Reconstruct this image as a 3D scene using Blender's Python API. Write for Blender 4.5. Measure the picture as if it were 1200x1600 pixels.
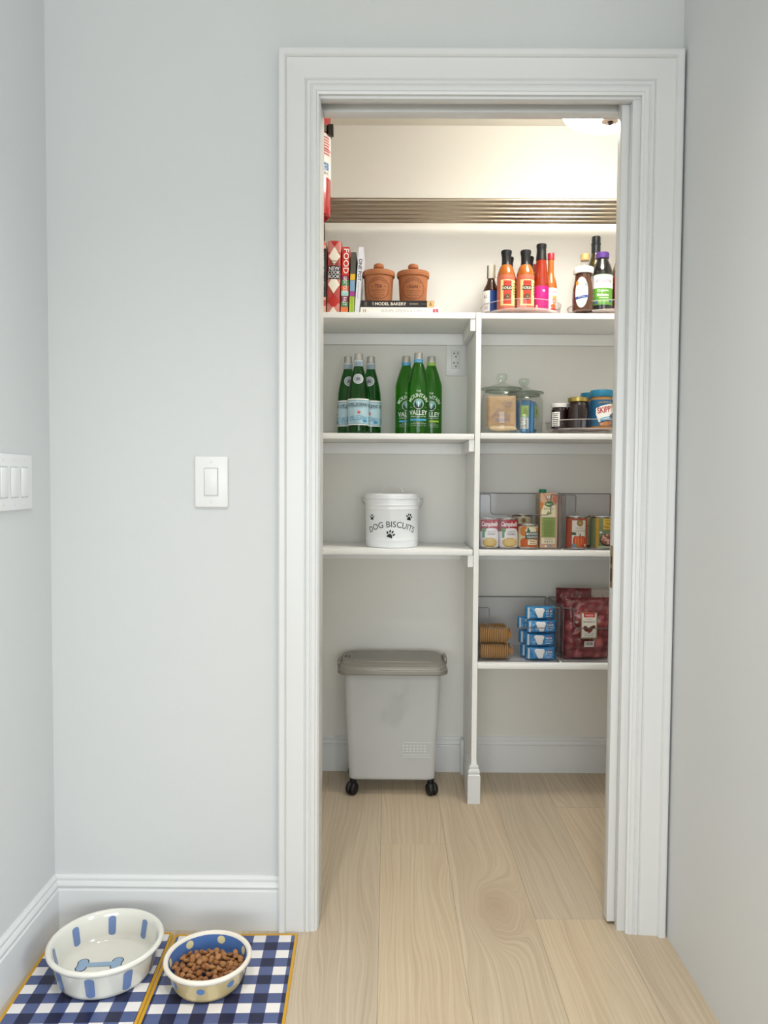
import bpy, bmesh, math, random
from mathutils import Vector, Matrix, noise
from math import sin, cos, pi, radians, sqrt, exp

for o in list(bpy.data.objects): bpy.data.objects.remove(o)
scene = bpy.context.scene
C = scene.collection
rnd = random.Random(7)

# ------------------------------------------------------------------ camera, world, large lights, exposure
PITCH, YAW, ROLL, CAM_H, CAM_D, FOCAL = 0.0432, -0.0054, 0.0062, 1.1237, 1.8657, 1195.0
cam = bpy.data.cameras.new('camera'); cam_o = bpy.data.objects.new('camera', cam); C.objects.link(cam_o)
fw = Vector((sin(YAW)*cos(PITCH), cos(YAW)*cos(PITCH), -sin(PITCH)))
r0 = Vector((cos(YAW), -sin(YAW), 0)); u0 = r0.cross(fw)
rt = cos(ROLL)*r0 + sin(ROLL)*u0; up = -sin(ROLL)*r0 + cos(ROLL)*u0
m3 = Matrix((rt, up, -fw)).transposed()
cam_o.matrix_world = Matrix.Translation((0, -CAM_D, CAM_H)) @ m3.to_4x4()
cam.sensor_fit = 'VERTICAL'; cam.sensor_height = 36.0; cam.lens = FOCAL/1600*36.0
cam.clip_start = 0.02
scene.camera = cam_o
scene.view_settings.view_transform = 'Standard'; scene.view_settings.look = 'None'
scene.view_settings.gamma = 1.0; scene.view_settings.use_curve_mapping = False
scene.view_settings.exposure = 0.12
scene.cycles.transparent_max_bounces = 40

world = bpy.data.worlds.new('world'); scene.world = world; world.use_nodes = True
bg = world.node_tree.nodes['Background']
bg.inputs[0].default_value = (0.80, 0.90, 1.0, 1); bg.inputs[1].default_value = 0.35

def area(name, loc, target, sx, sy, power, col, shape='RECTANGLE'):
    L = bpy.data.lights.new(name, 'AREA'); L.shape = shape; L.size = sx; L.size_y = sy
    L.energy = power; L.color = col
    o = bpy.data.objects.new(name, L); C.objects.link(o); o.location = loc
    d = (Vector(target)-Vector(loc)); o.rotation_euler = d.to_track_quat('-Z', 'Y').to_euler()
    return o
# daylight entering by the kitchen's big rear window, and two recessed ceiling downlights
area('window_daylight', (0.0, -8.3, 1.2), (0.0, 0, 1.05), 5.6, 2.0, 215.0, (0.88, 0.955, 1.0))
area('side_fill', (3.2, -2.7, 1.45), (-.8, -.6, 1.3), 1.6, 1.5, 95.0, (0.76, 0.88, 1.0))  # added fill that brightens the left wall; this kitchen side has no window
area('side_fill', (-3.2, -4.8, 1.35), (.7, -.4, 1.2), 2.0, 1.5, 22.0, (0.95, 0.98, 1.0))  # weaker added fill for the right panel, again without a window
def downlight(loc, power):
    L = bpy.data.lights.new('ceiling_downlight', 'SPOT'); L.energy = power; L.color = (1.0, .975, .94); L.spot_size = radians(108); L.spot_blend = 1.0; L.shadow_soft_size = .06
    o = bpy.data.objects.new('ceiling_downlight', L); C.objects.link(o); o.location = loc
downlight((-.32, -1.15, 2.69), 80.0); downlight((.34, -1.15, 2.69), 88.0)
PANTRY_EMIT = 41.0

# ------------------------------------------------------------------ materials
def lin(c):
    if isinstance(c, str):
        c = tuple(int(c[i:i+2], 16)/255 for i in (0, 2, 4))
    return tuple((v/12.92 if v <= .04045 else ((v+.055)/1.055)**2.4) for v in c) + (1,)
MATS = {}
def M(name, col=None, rough=.5, metal=0, spec=.5, coat=0, trans=0, ior=1.45, emit=None, bump=None):
    if name in MATS: return MATS[name]
    m = bpy.data.materials.new(name); MATS[name] = m; m.use_nodes = True
    p = m.node_tree.nodes['Principled BSDF']; I = p.inputs
    I['Base Color'].default_value = lin(col); I['Roughness'].default_value = rough; I['Metallic'].default_value = metal
    I['Specular IOR Level'].default_value = spec; I['Coat Weight'].default_value = coat; I['Coat Roughness'].default_value = .05
    I['Transmission Weight'].default_value = trans; I['IOR'].default_value = ior
    if emit: I['Emission Color'].default_value = lin(emit[0]); I['Emission Strength'].default_value = emit[1]
    if bump:
        nt = m.node_tree; n = nt.nodes.new('ShaderNodeTexNoise'); tc = nt.nodes.new('ShaderNodeTexCoord'); b = nt.nodes.new('ShaderNodeBump')
        nt.links.new(tc.outputs['Object'], n.inputs['Vector']); n.inputs['Scale'].default_value = bump[0]; n.inputs['Detail'].default_value = 3
        b.inputs['Strength'].default_value = bump[1]; b.inputs['Distance'].default_value = bump[2]
        nt.links.new(n.outputs['Fac'], b.inputs['Height']); nt.links.new(b.outputs['Normal'], I['Normal'])
    return m
def clear(name, tint, f0=.018, rough=.03, opaque=0.0):
    """thin clear plastic or glass sheet: see-through with a Fresnel gloss"""
    if name in MATS: return MATS[name]
    m = bpy.data.materials.new(name); MATS[name] = m; m.use_nodes = True; nt = m.node_tree; nt.nodes.clear()
    out = nt.nodes.new('ShaderNodeOutputMaterial'); t = nt.nodes.new('ShaderNodeBsdfTransparent'); g = nt.nodes.new('ShaderNodeBsdfGlossy')
    mx = nt.nodes.new('ShaderNodeMixShader'); lw = nt.nodes.new('ShaderNodeLayerWeight'); pw = nt.nodes.new('ShaderNodeMath'); pw.operation = 'POWER'; pw.inputs[1].default_value = 4.0
    ma = nt.nodes.new('ShaderNodeMath'); ma.operation = 'MULTIPLY_ADD'; ma.inputs[1].default_value = .55; ma.inputs[2].default_value = f0
    t.inputs[0].default_value = lin(tint); g.inputs['Roughness'].default_value = rough; g.inputs[0].default_value = (.9, .9, .9, 1)
    nt.links.new(lw.outputs['Facing'], pw.inputs[0]); nt.links.new(pw.outputs[0], ma.inputs[0]); nt.links.new(ma.outputs[0], mx.inputs[0]); nt.links.new(t.outputs[0], mx.inputs[1]); nt.links.new(g.outputs[0], mx.inputs[2])
    if opaque:
        d = nt.nodes.new('ShaderNodeBsdfDiffuse'); d.inputs[0].default_value = lin(tint); m2 = nt.nodes.new('ShaderNodeMixShader'); m2.inputs[0].default_value = opaque
        nt.links.new(mx.outputs[0], m2.inputs[1]); nt.links.new(d.outputs[0], m2.inputs[2]); nt.links.new(m2.outputs[0], out.inputs[0])
    else: nt.links.new(mx.outputs[0], out.inputs[0])
    return m
class NT:
    """tiny node-graph helper"""
    def __init__(s, name):
        s.m = bpy.data.materials.new(name); MATS[name] = s.m; s.m.use_nodes = True; s.nt = s.m.node_tree
        s.p = s.nt.nodes['Principled BSDF']
    def n(s, t, **kw):
        x = s.nt.nodes.new(t)
        for k, v in kw.items(): setattr(x, k, v)
        return x
    def put(s, sock, v):
        if hasattr(v, 'links') or hasattr(v, 'is_output'): s.nt.links.new(v, sock)
        else: sock.default_value = v
    def math(s, op, a, b=0.0, c=None):
        x = s.n('ShaderNodeMath', operation=op); s.put(x.inputs[0], a); s.put(x.inputs[1], b)
        if c is not None: s.put(x.inputs[2], c)
        return x.outputs[0]
    def mix(s, f, a, b):
        x = s.n('ShaderNodeMix', data_type='RGBA'); s.put(x.inputs[0], f); s.put(x.inputs[6], a); s.put(x.inputs[7], b); return x.outputs[2]
    def obj(s):
        tc = s.n('ShaderNodeTexCoord'); sp = s.n('ShaderNodeSeparateXYZ'); s.nt.links.new(tc.outputs['Object'], sp.inputs[0]); return sp.outputs, tc.outputs['Object']
    def comb(s, x, y, z):
        k = s.n('ShaderNodeCombineXYZ'); s.put(k.inputs[0], x); s.put(k.inputs[1], y); s.put(k.inputs[2], z); return k.outputs[0]
    def noise(s, vec, scale, detail=2, dims='3D', w=None, rough=.5):
        x = s.n('ShaderNodeTexNoise', noise_dimensions=dims); 
        if vec is not None: s.put(x.inputs['Vector'], vec)
        if w is not None: s.put(x.inputs['W'], w)
        x.inputs['Scale'].default_value = scale; x.inputs['Detail'].default_value = detail; x.inputs['Roughness'].default_value = rough
        return x.outputs['Fac']

wall_paint = M('wall_paint', 'cfd1d1', .75, bump=(260, .08, .002))
pantry_paint = M('pantry_wall_paint', 'e6e4de', .75, bump=(260, .08, .002))
trim_paint = M('trim_paint', 'dadbdb', .32, bump=(40, .03, .002))
shelf_paint = M('shelf_paint', 'f2f2f0', .42, bump=(50, .04, .002))
panel_paint = M('panel_paint', 'd6d8d9', .6)
ceil_paint = M('ceiling_paint', 'e4e0d6', .8)
plastic_white = M('white_plastic', 'e4e4e3', .3)
black = M('black_print', '15151a', .5); white = M('white_print', 'f3f2ee', .5)
nickel = M('brushed_nickel', 'a59a8b', .28, 1.0)
brass = M('aged_brass', '9a7d48', .35, 1.0)
chrome = M('can_steel', 'c8c8c6', .25, 1.0)

# ------------------------------------------------------------------ geometry helpers
class G:
    def __init__(s): s.v = []; s.f = []; s.mi = []
    def add(s, vs, fs, mi=0):
        k = len(s.v); s.v += [tuple(v) for v in vs]; s.f += [tuple(i+k for i in f) for f in fs]; s.mi += [mi]*len(fs); return s
    def box(s, x0, x1, y0, y1, z0, z1, r=0, seg=2, mi=0):
        if r <= 0:
            vs = [(x, y, z) for z in (z0, z1) for y in (y0, y1) for x in (x0, x1)]
            return s.add(vs, [(0,2,3,1), (4,5,7,6), (0,1,5,4), (2,6,7,3), (0,4,6,2), (1,3,7,5)], mi)
        bm = bmesh.new(); bmesh.ops.create_cube(bm, size=1)
        for v in bm.verts: v.co = Vector(((x0+x1)/2+v.co.x*(x1-x0), (y0+y1)/2+v.co.y*(y1-y0), (z0+z1)/2+v.co.z*(z1-z0)))
        bmesh.ops.bevel(bm, geom=list(bm.edges), offset=r, segments=seg, profile=.5, affect='EDGES')
        return s.bm(bm, mi)
    def bm(s, bm, mi=0):
        bm.verts.index_update()
        s.add([v.co.copy() for v in bm.verts], [[v.index for v in f.verts] for f in bm.faces], mi); bm.free(); return s
    def lathe(s, prof, c=(0,0,0), n=32, mi=0, sx=1, sy=1):
        vs = []; fs = []; rings = []
        for r, z in prof:
            if r < 1e-6: rings.append([len(vs)]); vs.append((c[0], c[1], c[2]+z))
            else:
                rings.append(list(range(len(vs), len(vs)+n)))
                vs += [(c[0]+sx*r*sin(2*pi*k/n), c[1]-sy*r*cos(2*pi*k/n), c[2]+z) for k in range(n)]
        for a, b in zip(rings, rings[1:]):
            for k in range(n):
                k2 = (k+1) % n
                if len(a) == 1 and len(b) == 1: continue
                if len(a) == 1: fs.append((a[0], b[k2], b[k]))
                elif len(b) == 1: fs.append((a[k], a[k2], b[0]))
                else: fs.append((a[k], a[k2], b[k2], b[k]))
        return s.add(vs, fs, mi)
    def tube(s, pts, r, n=8, mi=0, closed=False, caps=True):
        pts = [Vector(p) for p in pts]; N = len(pts); rs = r if isinstance(r, (list, tuple)) else [r]*N
        vs = []; fs = []; prev = None
        for i, p in enumerate(pts):
            a = pts[i-1] if (i > 0 or closed) else p; b = pts[(i+1) % N] if (i < N-1 or closed) else p
            t = (b-a).normalized()
            if prev is None:
                x = t.cross(Vector((0,0,1)));  x = x if x.length > .01 else t.cross(Vector((1,0,0)))
            else: x = prev - t*prev.dot(t)
            x.normalize(); prev = x; y = t.cross(x)
            vs += [p + rs[i]*(cos(2*pi*k/n)*x + sin(2*pi*k/n)*y) for k in range(n)]
        for i in range(N if closed else N-1):
            j = (i+1) % N
            for k in range(n): fs.append((i*n+k, i*n+(k+1) % n, j*n+(k+1) % n, j*n+k))
        if caps and not closed: fs.append(tuple(range(n))[::-1]); fs.append(tuple((N-1)*n+k for k in range(n)))
        return s.add(vs, fs, mi)
    def prism(s, poly, a, b, axis='y', mi=0):
        """poly 2D outline extruded from a to b along an axis: y -> (x,z), x -> (y,z), z -> (x,y)"""
        f = {'y': lambda p, t: (p[0], t, p[1]), 'x': lambda p, t: (t, p[0], p[1]), 'z': lambda p, t: (p[0], p[1], t)}[axis]
        n = len(poly); vs = [f(p, a) for p in poly]+[f(p, b) for p in poly]
        fs = [tuple(range(n)), tuple(range(2*n-1, n-1, -1))]+[(k, k+n, (k+1) % n+n, (k+1) % n) for k in range(n)]
        bm = bmesh.new(); bv = [bm.verts.new(v) for v in vs]
        for q in fs: bm.faces.new([bv[i] for i in q])
        bmesh.ops.recalc_face_normals(bm, faces=bm.faces); return s.bm(bm, mi)
    def molding(s, prof, path, mi=0, up=True):
        """profile (t,z) swept along a polyline in plan; t points to the right of the travel direction, mitred corners"""
        P = [Vector(p) for p in path]; vs = []; n = len(prof)
        for i, p in enumerate(P):
            d0 = (P[i]-P[i-1]).normalized() if i else None; d1 = (P[i+1]-P[i]).normalized() if i < len(P)-1 else None
            if d0 is None: d0 = d1
            if d1 is None: d1 = d0
            n0 = Vector((d0.y, -d0.x)); n1 = Vector((d1.y, -d1.x)); m = (n0+n1); m = m/(m.dot(n0))
            for t, z in prof: vs.append((p.x+m.x*t, p.y+m.y*t, z))
        fs = []
        for i in range(len(P)-1):
            for k in range(n): fs.append((i*n+k, (i+1)*n+k, (i+1)*n+(k+1) % n, i*n+(k+1) % n))
        fs.append(tuple(range(n))); fs.append(tuple((len(P)-1)*n+k for k in reversed(range(n))))
        bm = bmesh.new(); bv = [bm.verts.new(v) for v in vs]
        for q in fs: bm.faces.new([bv[i] for i in q])
        bmesh.ops.recalc_face_normals(bm, faces=bm.faces); return s.bm(bm, mi)
    def xf(s, mat):
        s.v = [tuple(mat @ Vector(v)) for v in s.v]; return s
    def build(s, name, mats, parent=None, sharp=32, smooth=True):
        me = bpy.data.meshes.new(name); me.from_pydata(s.v, [], s.f); 
        mats = mats if isinstance(mats, (list, tuple)) else [mats]
        for m in mats: me.materials.append(m)
        if len(mats) > 1: me.polygons.foreach_set('material_index', s.mi)
        if smooth:
            me.polygons.foreach_set('use_smooth', [True]*len(me.polygons)); me.set_sharp_from_angle(angle=radians(sharp))
        me.update()
        o = bpy.data.objects.new(name, me); C.objects.link(o); o.parent = parent
        return o
def tag(o, label, cat, group=None, kind=None):
    if label: o['label'] = label
    if cat: o['category'] = cat
    if group: o['group'] = group
    if kind: o['kind'] = kind
    return o
def struct(o, label=None):
    o['kind'] = 'structure'
    if label: o['label'] = label
    return o
def thing(name, label, cat, loc=(0,0,0), rz=0, group=None, ry=0, rx=0):
    o = bpy.data.objects.new(name, None); C.objects.link(o); o.location = loc; o.rotation_euler = (rx, ry, rz)
    o.empty_display_size = .05
    return tag(o, label, cat, group)
def copy_tree(o, parent=None, label=None, loc=None, rz=None):
    c = o.copy(); C.objects.link(c); c.parent = parent
    if label: c['label'] = label
    if loc: c.location = loc
    if rz is not None: c.rotation_euler = (0, 0, rz)
    for ch in list(o.children): copy_tree(ch, c)
    return c

# ---- flat print (labels, lettering) laid on real surfaces
_TXT = {}
def text_mesh(body, bold=0.0):
    key = (body, bold)
    if key not in _TXT:
        cu = bpy.data.curves.new('lettering', 'FONT'); cu.body = body; cu.size = 1.0; cu.align_x = 'CENTER'; cu.align_y = 'CENTER'
        cu.offset = bold*.45; cu.resolution_u = 3; cu.fill_mode = 'FRONT'
        ob = bpy.data.objects.new('lettering', cu)
        me = bpy.data.meshes.new_from_object(ob)
        vs = [tuple(v.co) for v in me.vertices]; fs = [tuple(p.vertices) for p in me.polygons]
        bpy.data.objects.remove(ob); bpy.data.curves.remove(cu); bpy.data.meshes.remove(me)
        xs = [v[0] for v in vs]; ys = [v[1] for v in vs]
        x0, x1, y0, y1 = min(xs), max(xs), min(ys), max(ys)
        _TXT[key] = ([((v[0]-(x0+x1)/2)/(x1-x0), (v[1]-(y0+y1)/2)/(y1-y0)) for v in vs], fs)
    return _TXT[key]
class Print:
    """collects flat shapes in (u,v) metres and lays them with a mapping (u,v,offset)->xyz"""
    def __init__(s, mapping, off=.0004, step=.0001, fine=.0035): s.fine = fine; s.map = mapping; s.off = off; s.step = step; s.g = G(); s.mats = []
    def mi(s, m):
        if m not in s.mats: s.mats.append(m)
        return s.mats.index(m)
    def _put(s, pts, fs, m, fine=None):
        if fine:
            pts = list(pts); todo = [t for f in fs for t in ([tuple(f)] if len(f) == 3 else [(f[0], f[i], f[i+1]) for i in range(1, len(f)-1)])]; done = []; cache = {}
            while todo:
                t = todo.pop(); L = [(pts[t[i]][0]-pts[t[(i+1) % 3]][0])**2+(pts[t[i]][1]-pts[t[(i+1) % 3]][1])**2 for i in range(3)]; i = L.index(max(L))
                if L[i] <= fine*fine: done.append(t); continue
                a, b, c = t[i], t[(i+1) % 3], t[(i+2) % 3]; k = (min(a, b), max(a, b))
                if k not in cache: cache[k] = len(pts); pts.append(((pts[a][0]+pts[b][0])/2, (pts[a][1]+pts[b][1])/2))
                todo += [(a, cache[k], c), (cache[k], b, c)]
            fs = done
        s.g.add([s.map(u, v, s.off) for u, v in pts], fs, s.mi(m)); s.off += s.step; return s
    def rect(s, u0, v0, u1, v1, m, du=.0032):
        n = max(1, int(abs(u1-u0)/du)); pts = []; fs = []
        for k in range(n+1):
            u = u0+(u1-u0)*k/n; pts += [(u, v0), (u, v1)]
        for k in range(n): fs.append((2*k, 2*k+2, 2*k+3, 2*k+1))
        return s._put(pts, fs, m)
    def poly(s, pts, m):
        bm = bmesh.new(); vs = [bm.verts.new((p[0], p[1], 0)) for p in pts]; f = bm.faces.new(vs)
        bmesh.ops.triangulate(bm, faces=[f]); bm.verts.index_update()
        fs = [tuple(v.index for v in q.verts) for q in bm.faces]
        p2 = [(v.co.x, v.co.y) for v in bm.verts]; bm.free()
        fs = [q if ((p2[q[1]][0]-p2[q[0]][0])*(p2[q[2]][1]-p2[q[0]][1])-(p2[q[2]][0]-p2[q[0]][0])*(p2[q[1]][1]-p2[q[0]][1])) > 0 else q[::-1] for q in fs]
        return s._put(p2, fs, m, s.fine)
    def ell(s, u, v, ru, rv, m, n=20, rot=0):
        pts = [(u, v)]+[(u+ru*cos(2*pi*k/n)*cos(rot)-rv*sin(2*pi*k/n)*sin(rot), v+ru*cos(2*pi*k/n)*sin(rot)+rv*sin(2*pi*k/n)*cos(rot)) for k in range(n)]
        return s._put(pts, [(0, 1+k, 1+(k+1) % n) for k in range(n)], m, s.fine)
    def ring(s, u, v, ru, rv, w, m, n=32):
        pts = []
        for k in range(n):
            a = 2*pi*k/n; pts += [(u+ru*cos(a), v+rv*sin(a)), (u+(ru-w)*cos(a), v+(rv-w)*sin(a))]
        return s._put(pts, [(2*k, 2*((k+1) % n), 2*((k+1) % n)+1, 2*k+1) for k in range(n)], m)
    def text(s, body, u, v, w, h, m, bold=0.0, rot=0, arc=None, slant=0):
        pts, fs = text_mesh(body, bold); q = []
        for x, y in pts:
            x, y = x*w, y*h; x += slant*y
            if arc: th = x/arc; x, y = (arc+y)*sin(th), (arc+y)*cos(th)-arc
            q.append((u+x*cos(rot)-y*sin(rot), v+x*sin(rot)+y*cos(rot)))
        return s._put(q, fs, m, s.fine)
    def lines(s, u, v, w, n, pitch, h, m, rag=.2):
        """rows of small unreadable print"""
        for k in range(n):
            ww = w*(1-rag*rnd.random()); s.rect(u-ww/2, v-k*pitch-h, u+ww/2, v-k*pitch, m)
        return s
    def star(s, u, v, r, m, n=5, k=.42):
        return s.poly([(u+(r if i % 2 == 0 else r*k)*sin(pi*i/n), v+(r if i % 2 == 0 else r*k)*cos(pi*i/n)) for i in range(2*n)], m)
    def paw(s, u, v, r, m, rot=0):
        def R(x, y): return (u+x*cos(rot)-y*sin(rot), v+x*sin(rot)+y*cos(rot))
        s.poly([R(*p) for p in ((-.55*r, -.75*r), (-.25*r, -.62*r), (0, -.7*r), (.25*r, -.62*r), (.55*r, -.75*r), (.62*r, -.4*r), (.3*r, .05*r), (0, .22*r), (-.3*r, .05*r), (-.62*r, -.4*r))], m)
        for x, y, a in ((-.72, .2, .5), (-.27, .68, .15), (.27, .68, -.15), (.72, .2, -.5)):
            c = R(x*r, y*r); s.ell(c[0], c[1], .19*r, .33*r, m, 12, rot+a)
        return s
    def build(s, name, parent): return s.g.build(name, s.mats, parent, smooth=False)
def cyl(r, a0=0.0, z0=0.0):
    f = r if callable(r) else (lambda v: r)
    def mp(u, v, off):
        R = f(v); a = u/(f(0) if not callable(r) else R)+a0
        return ((R+off)*sin(a), -(R+off)*cos(a), v+z0)
    return mp
def prof_r(prof, extra=0.0):
    def f(v):
        for (ra, za), (rb, zb) in zip(prof, prof[1:]):
            if za <= v <= zb and zb > za: return ra+(rb-ra)*(v-za)/(zb-za)+extra
        return prof[-2][0]+extra
    return f
def flat(y=0.0, z0=0.0): return lambda u, v, off: (u, y-off, v+z0)
def col(h, rough=.5): return M('print_'+h, h, rough)

# ------------------------------------------------------------------ the setting
XL, XR, XC, D, HC, ZT = -0.2637, 0.6888, -0.8266, 1.0444, 2.44, 2.135
WT = 0.10; PXL, PXR = -0.305, 1.36; RY = -8.8; RXR = 3.3; LXL = -3.3; LYE = -1.7; HF = 2.70
g = G()  # doorway wall
g.box(XC-.1, -.185, 0, WT, 0, HF); g.box(-.185, .68, 0, WT, 2.047, HF); g.box(.60, .68, .0, .0235, 0, 2.047); g.box(.60, .68, .066, WT, 0, 2.047)
g.box(.68, RXR, 0, WT, 0, HF)
struct(g.build('wall_front', wall_paint, sharp=10), 'pale grey painted wall around the pantry doorway')
struct(G().box(XC-.1, XC, LYE, 0, 0, HF).build('wall_left', wall_paint), 'pale grey painted wall at the left edge')
struct(G().box(.6945, .80, -1.05, -.0005, 0, HF).build('wall_right', panel_paint), 'smooth greige tall panel filling the right edge')
struct(G().box(RXR, RXR+.1, RY, 0, 0, HF).build('wall_kitchen_right', wall_paint))
struct(G().box(LXL-.1, LXL, RY, LYE, 0, HF).build('wall_kitchen_left', wall_paint)); struct(G().box(LXL-.1, XC-.1, LYE, LYE+.1, 0, HF).build('wall_kitchen_front', wall_paint))
g = G(); g.box(LXL, RXR, RY-.1, RY, 0, .2); g.box(LXL, RXR, RY-.1, RY, 2.25, HF); g.box(LXL, -2.9, RY-.1, RY, .2, 2.25); g.box(2.9, RXR, RY-.1, RY, .2, 2.25)
struct(g.build('wall_rear', wall_paint))
struct(G().box(LXL-.1, RXR+.1, RY, .1, HF, HF+.1).build('ceiling', ceil_paint))
struct(G().box(PXL-.1, PXL, WT, D+.1, 0, HC).build('wall_pantry_left', pantry_paint))
struct(G().box(PXL, PXR, D, D+.1, 0, HC).build('wall_pantry_back', pantry_paint), 'cream painted back wall of the pantry')
struct(G().box(PXR, PXR+.1, WT, D+.1, 0, HC).build('wall_pantry_right', pantry_paint))
struct(G().box(PXL-.1, PXR+.1, WT, D+.1, HC, HC+.1).build('ceiling_pantry', ceil_paint), 'cream pantry ceiling above the top shelf')

# --- oak plank floor
def wood(name, knot=None):
    n = NT(name); (X, Y, Z), vec = n.obj()
    oi = n.n('ShaderNodeObjectInfo'); rn = oi.outputs['Random']
    off = n.math('MULTIPLY', rn, 37.0)
    big = n.noise(n.comb(n.math('MULTIPLY', X, 7.0), n.math('ADD', n.math('MULTIPLY', Y, 1.1), off), off), 1.0, 2)
    gx = n.math('ADD', n.math('MULTIPLY', X, 9.0), n.math('MULTIPLY', big, 1.1))
    if knot:
        kx, ky, a, b, amp = knot
        wob = n.noise(n.comb(n.math('MULTIPLY', X, 16.0), n.math('MULTIPLY', Y, 9.0), 0.0), 1.0, 1)
        dx = n.math('DIVIDE', n.math('SUBTRACT', X, kx), a); dy = n.math('DIVIDE', n.math('SUBTRACT', Y, ky), b)
        r2 = n.math('ADD', n.math('MULTIPLY', dx, dx), n.math('MULTIPLY', dy, dy))
        r2 = n.math('ADD', r2, n.math('MULTIPLY', n.math('SUBTRACT', wob, .5), 1.2))
        ga = n.math('EXPONENT', n.math('MULTIPLY', r2, -1.0)); gx = n.math('ADD', gx, n.math('MULTIPLY', ga, amp))
    wv = n.comb(n.math('MULTIPLY', gx, 11.0), n.math('ADD', n.math('MULTIPLY', Y, .8), off), off)
    grain = n.noise(wv, 1.0, 5, rough=.62)
    fine = n.noise(n.comb(n.math('MULTIPLY', gx, 62.0), n.math('MULTIPLY', Y, 5.0), off), 1.0, 3, rough=.6)
    mid = n.noise(n.comb(n.math('MULTIPLY', gx, 26.0), n.math('MULTIPLY', Y, 2.2), off), 1.0, 2)
    grain = n.math('ADD', n.math('MULTIPLY', grain, .62), n.math('MULTIPLY', mid, .38))
    ramp = n.n('ShaderNodeValToRGB'); n.put(ramp.inputs[0], grain)
    e = ramp.color_ramp.elements; e[0].position = .30; e[0].color = lin('af9e87'); e[1].position = .70; e[1].color = lin('cfc1a9')
    k = ramp.color_ramp.elements.new(.48); k.color = lin('c1b097')
    c = n.mix(n.math('MULTIPLY', n.math('GREATER_THAN', fine, .60), .22), ramp.outputs[0], lin('9c886e'))
    if knot: c = n.mix(n.math('MULTIPLY', ga, .38), c, lin('947a64'))
    tone = n.n('ShaderNodeHueSaturation'); n.put(tone.inputs['Color'], c); n.put(tone.inputs['Value'], n.math('ADD', .90, n.math('MULTIPLY', rn, .18)))
    n.put(tone.inputs['Saturation'], n.math('ADD', .90, n.math('MULTIPLY', rn, .2)))
    n.put(n.p.inputs['Base Color'], tone.outputs[0]); n.p.inputs['Roughness'].default_value = .42; n.p.inputs['Specular IOR Level'].default_value = .35
    b = n.n('ShaderNodeBump'); b.inputs['Strength'].default_value = .12; b.inputs['Distance'].default_value = .001; n.put(b.inputs['Height'], fine); n.put(n.p.inputs['Normal'], b.outputs[0])
    return n.m
oak = wood('oak_plank'); oak_knot = wood('oak_plank_knot', knot=(.005, -.0, .052, .12, 2.3))
floor = struct(G().box(LXL, RXR, RY, D+.1, -.06, -.014).build('floor', M('subfloor', '6d5844', .8)), 'pale oak plank floor')
PW = .1995; X0 = -.0165
def plank(i, y0, y1, mat=oak):
    xa = X0+i*PW; cx, cy = xa+PW/2, (y0+y1)/2
    o = G().box(-PW/2+.0002, PW/2-.0002, y0-cy+.0003, y1-cy-.0003, -.014, 0, r=.0004, seg=1).build('plank', mat, floor); o.location = (cx, cy, 0); return o
ENDS = {-5: .2, -4: -.9, -3: .5, -2: -.35, -1: 1.3, 0: .4445, 1: .19+1.1, 2: .0495, 3: .72, 4: -.3}
for i in range(-17, 17):
    e = ENDS.get(i, rnd.uniform(-1, 1)); ys = [e]
    while ys[-1] > RY: ys.append(ys[-1]-(2.2 if i == 1 else rnd.uniform(1.6, 2.1)))
    while ys[0] < D: ys.insert(0, ys[0]+1.9)
    for b, a in zip(ys, ys[1:]):
        a, b = max(a, RY), min(b, (LYE if i < -5 else D+.05))
        if b-a > .05: plank(i, a, b, oak_knot if i == 1 and a < .19 < b else oak)

# --- door casing, jambs, head
CAS = [(0, 0), (0, .027), (.0035, .0285), (.0135, .0275), (.0165, .024), (.018, .0195), (.024, .0185), (.050, .0175), (.060, .0165), (.0635, .0125), (.066, .0165), (.073, .0165), (.0745, .0135), (.0765, .0135), (.0785, .0155), (.0865, .0145), (.088, .012), (.0935, .0105), (.0935, 0)]
def casing_leg(xo, sgn, name, label):
    bot = [(xo+sgn*u, -t, 0.0) for u, t in CAS]; top = [(xo+sgn*u, -t, ZT-u*(.0995/.0935)) for u, t in CAS]; n = len(CAS)
    bm = bmesh.new(); vs = [bm.verts.new(p) for p in bot+top]
    for k in range(n): bm.faces.new([vs[k], vs[(k+1) % n], vs[(k+1) % n+n], vs[k+n]])
    bm.faces.new(vs[:n]); bm.faces.new(vs[n:][::-1]); bmesh.ops.recalc_face_normals(bm, faces=bm.faces)
    return struct(G().bm(bm).build(name, trim_paint, sharp=20), label)
casing_leg(XL, 1, 'trim_1', 'white moulded door casing left of the doorway')
casing_leg(XR, -1, 'trim_2', 'white moulded door casing right of the doorway')
bm = bmesh.new(); n = len(CAS)
vs = [bm.verts.new((XL+u, -t, ZT-u*(.0995/.0935))) for u, t in CAS]+[bm.verts.new((XR-u, -t, ZT-u*(.0995/.0935))) for u, t in CAS]
for k in range(n): bm.faces.new([vs[k], vs[(k+1) % n], vs[(k+1) % n+n], vs[k+n]])
bm.faces.new(vs[:n]); bm.faces.new(vs[n:][::-1]); bmesh.ops.recalc_face_normals(bm, faces=bm.faces)
struct(G().bm(bm).build('trim_3', trim_paint, sharp=20), 'white moulded door casing across the top of the doorway')
struct(G().box(-.187, -.1675, -.001, WT, 0, 2.0295, r=.0015).build('trim_4', trim_paint), 'white jamb board lining the left of the doorway')
g = G(); g.box(-.1870, .5965, -.001, .0225, 2.0296, 2.048, r=.0015); g.box(-.1870, .5965, .0635, WT, 2.0296, 2.048, r=.0015); g.box(-.1675, .60, .0225, .0635, 2.10, 2.11)
struct(g.build('trim_5', trim_paint), 'split head jamb with a dark slot for the sliding door')
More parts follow.
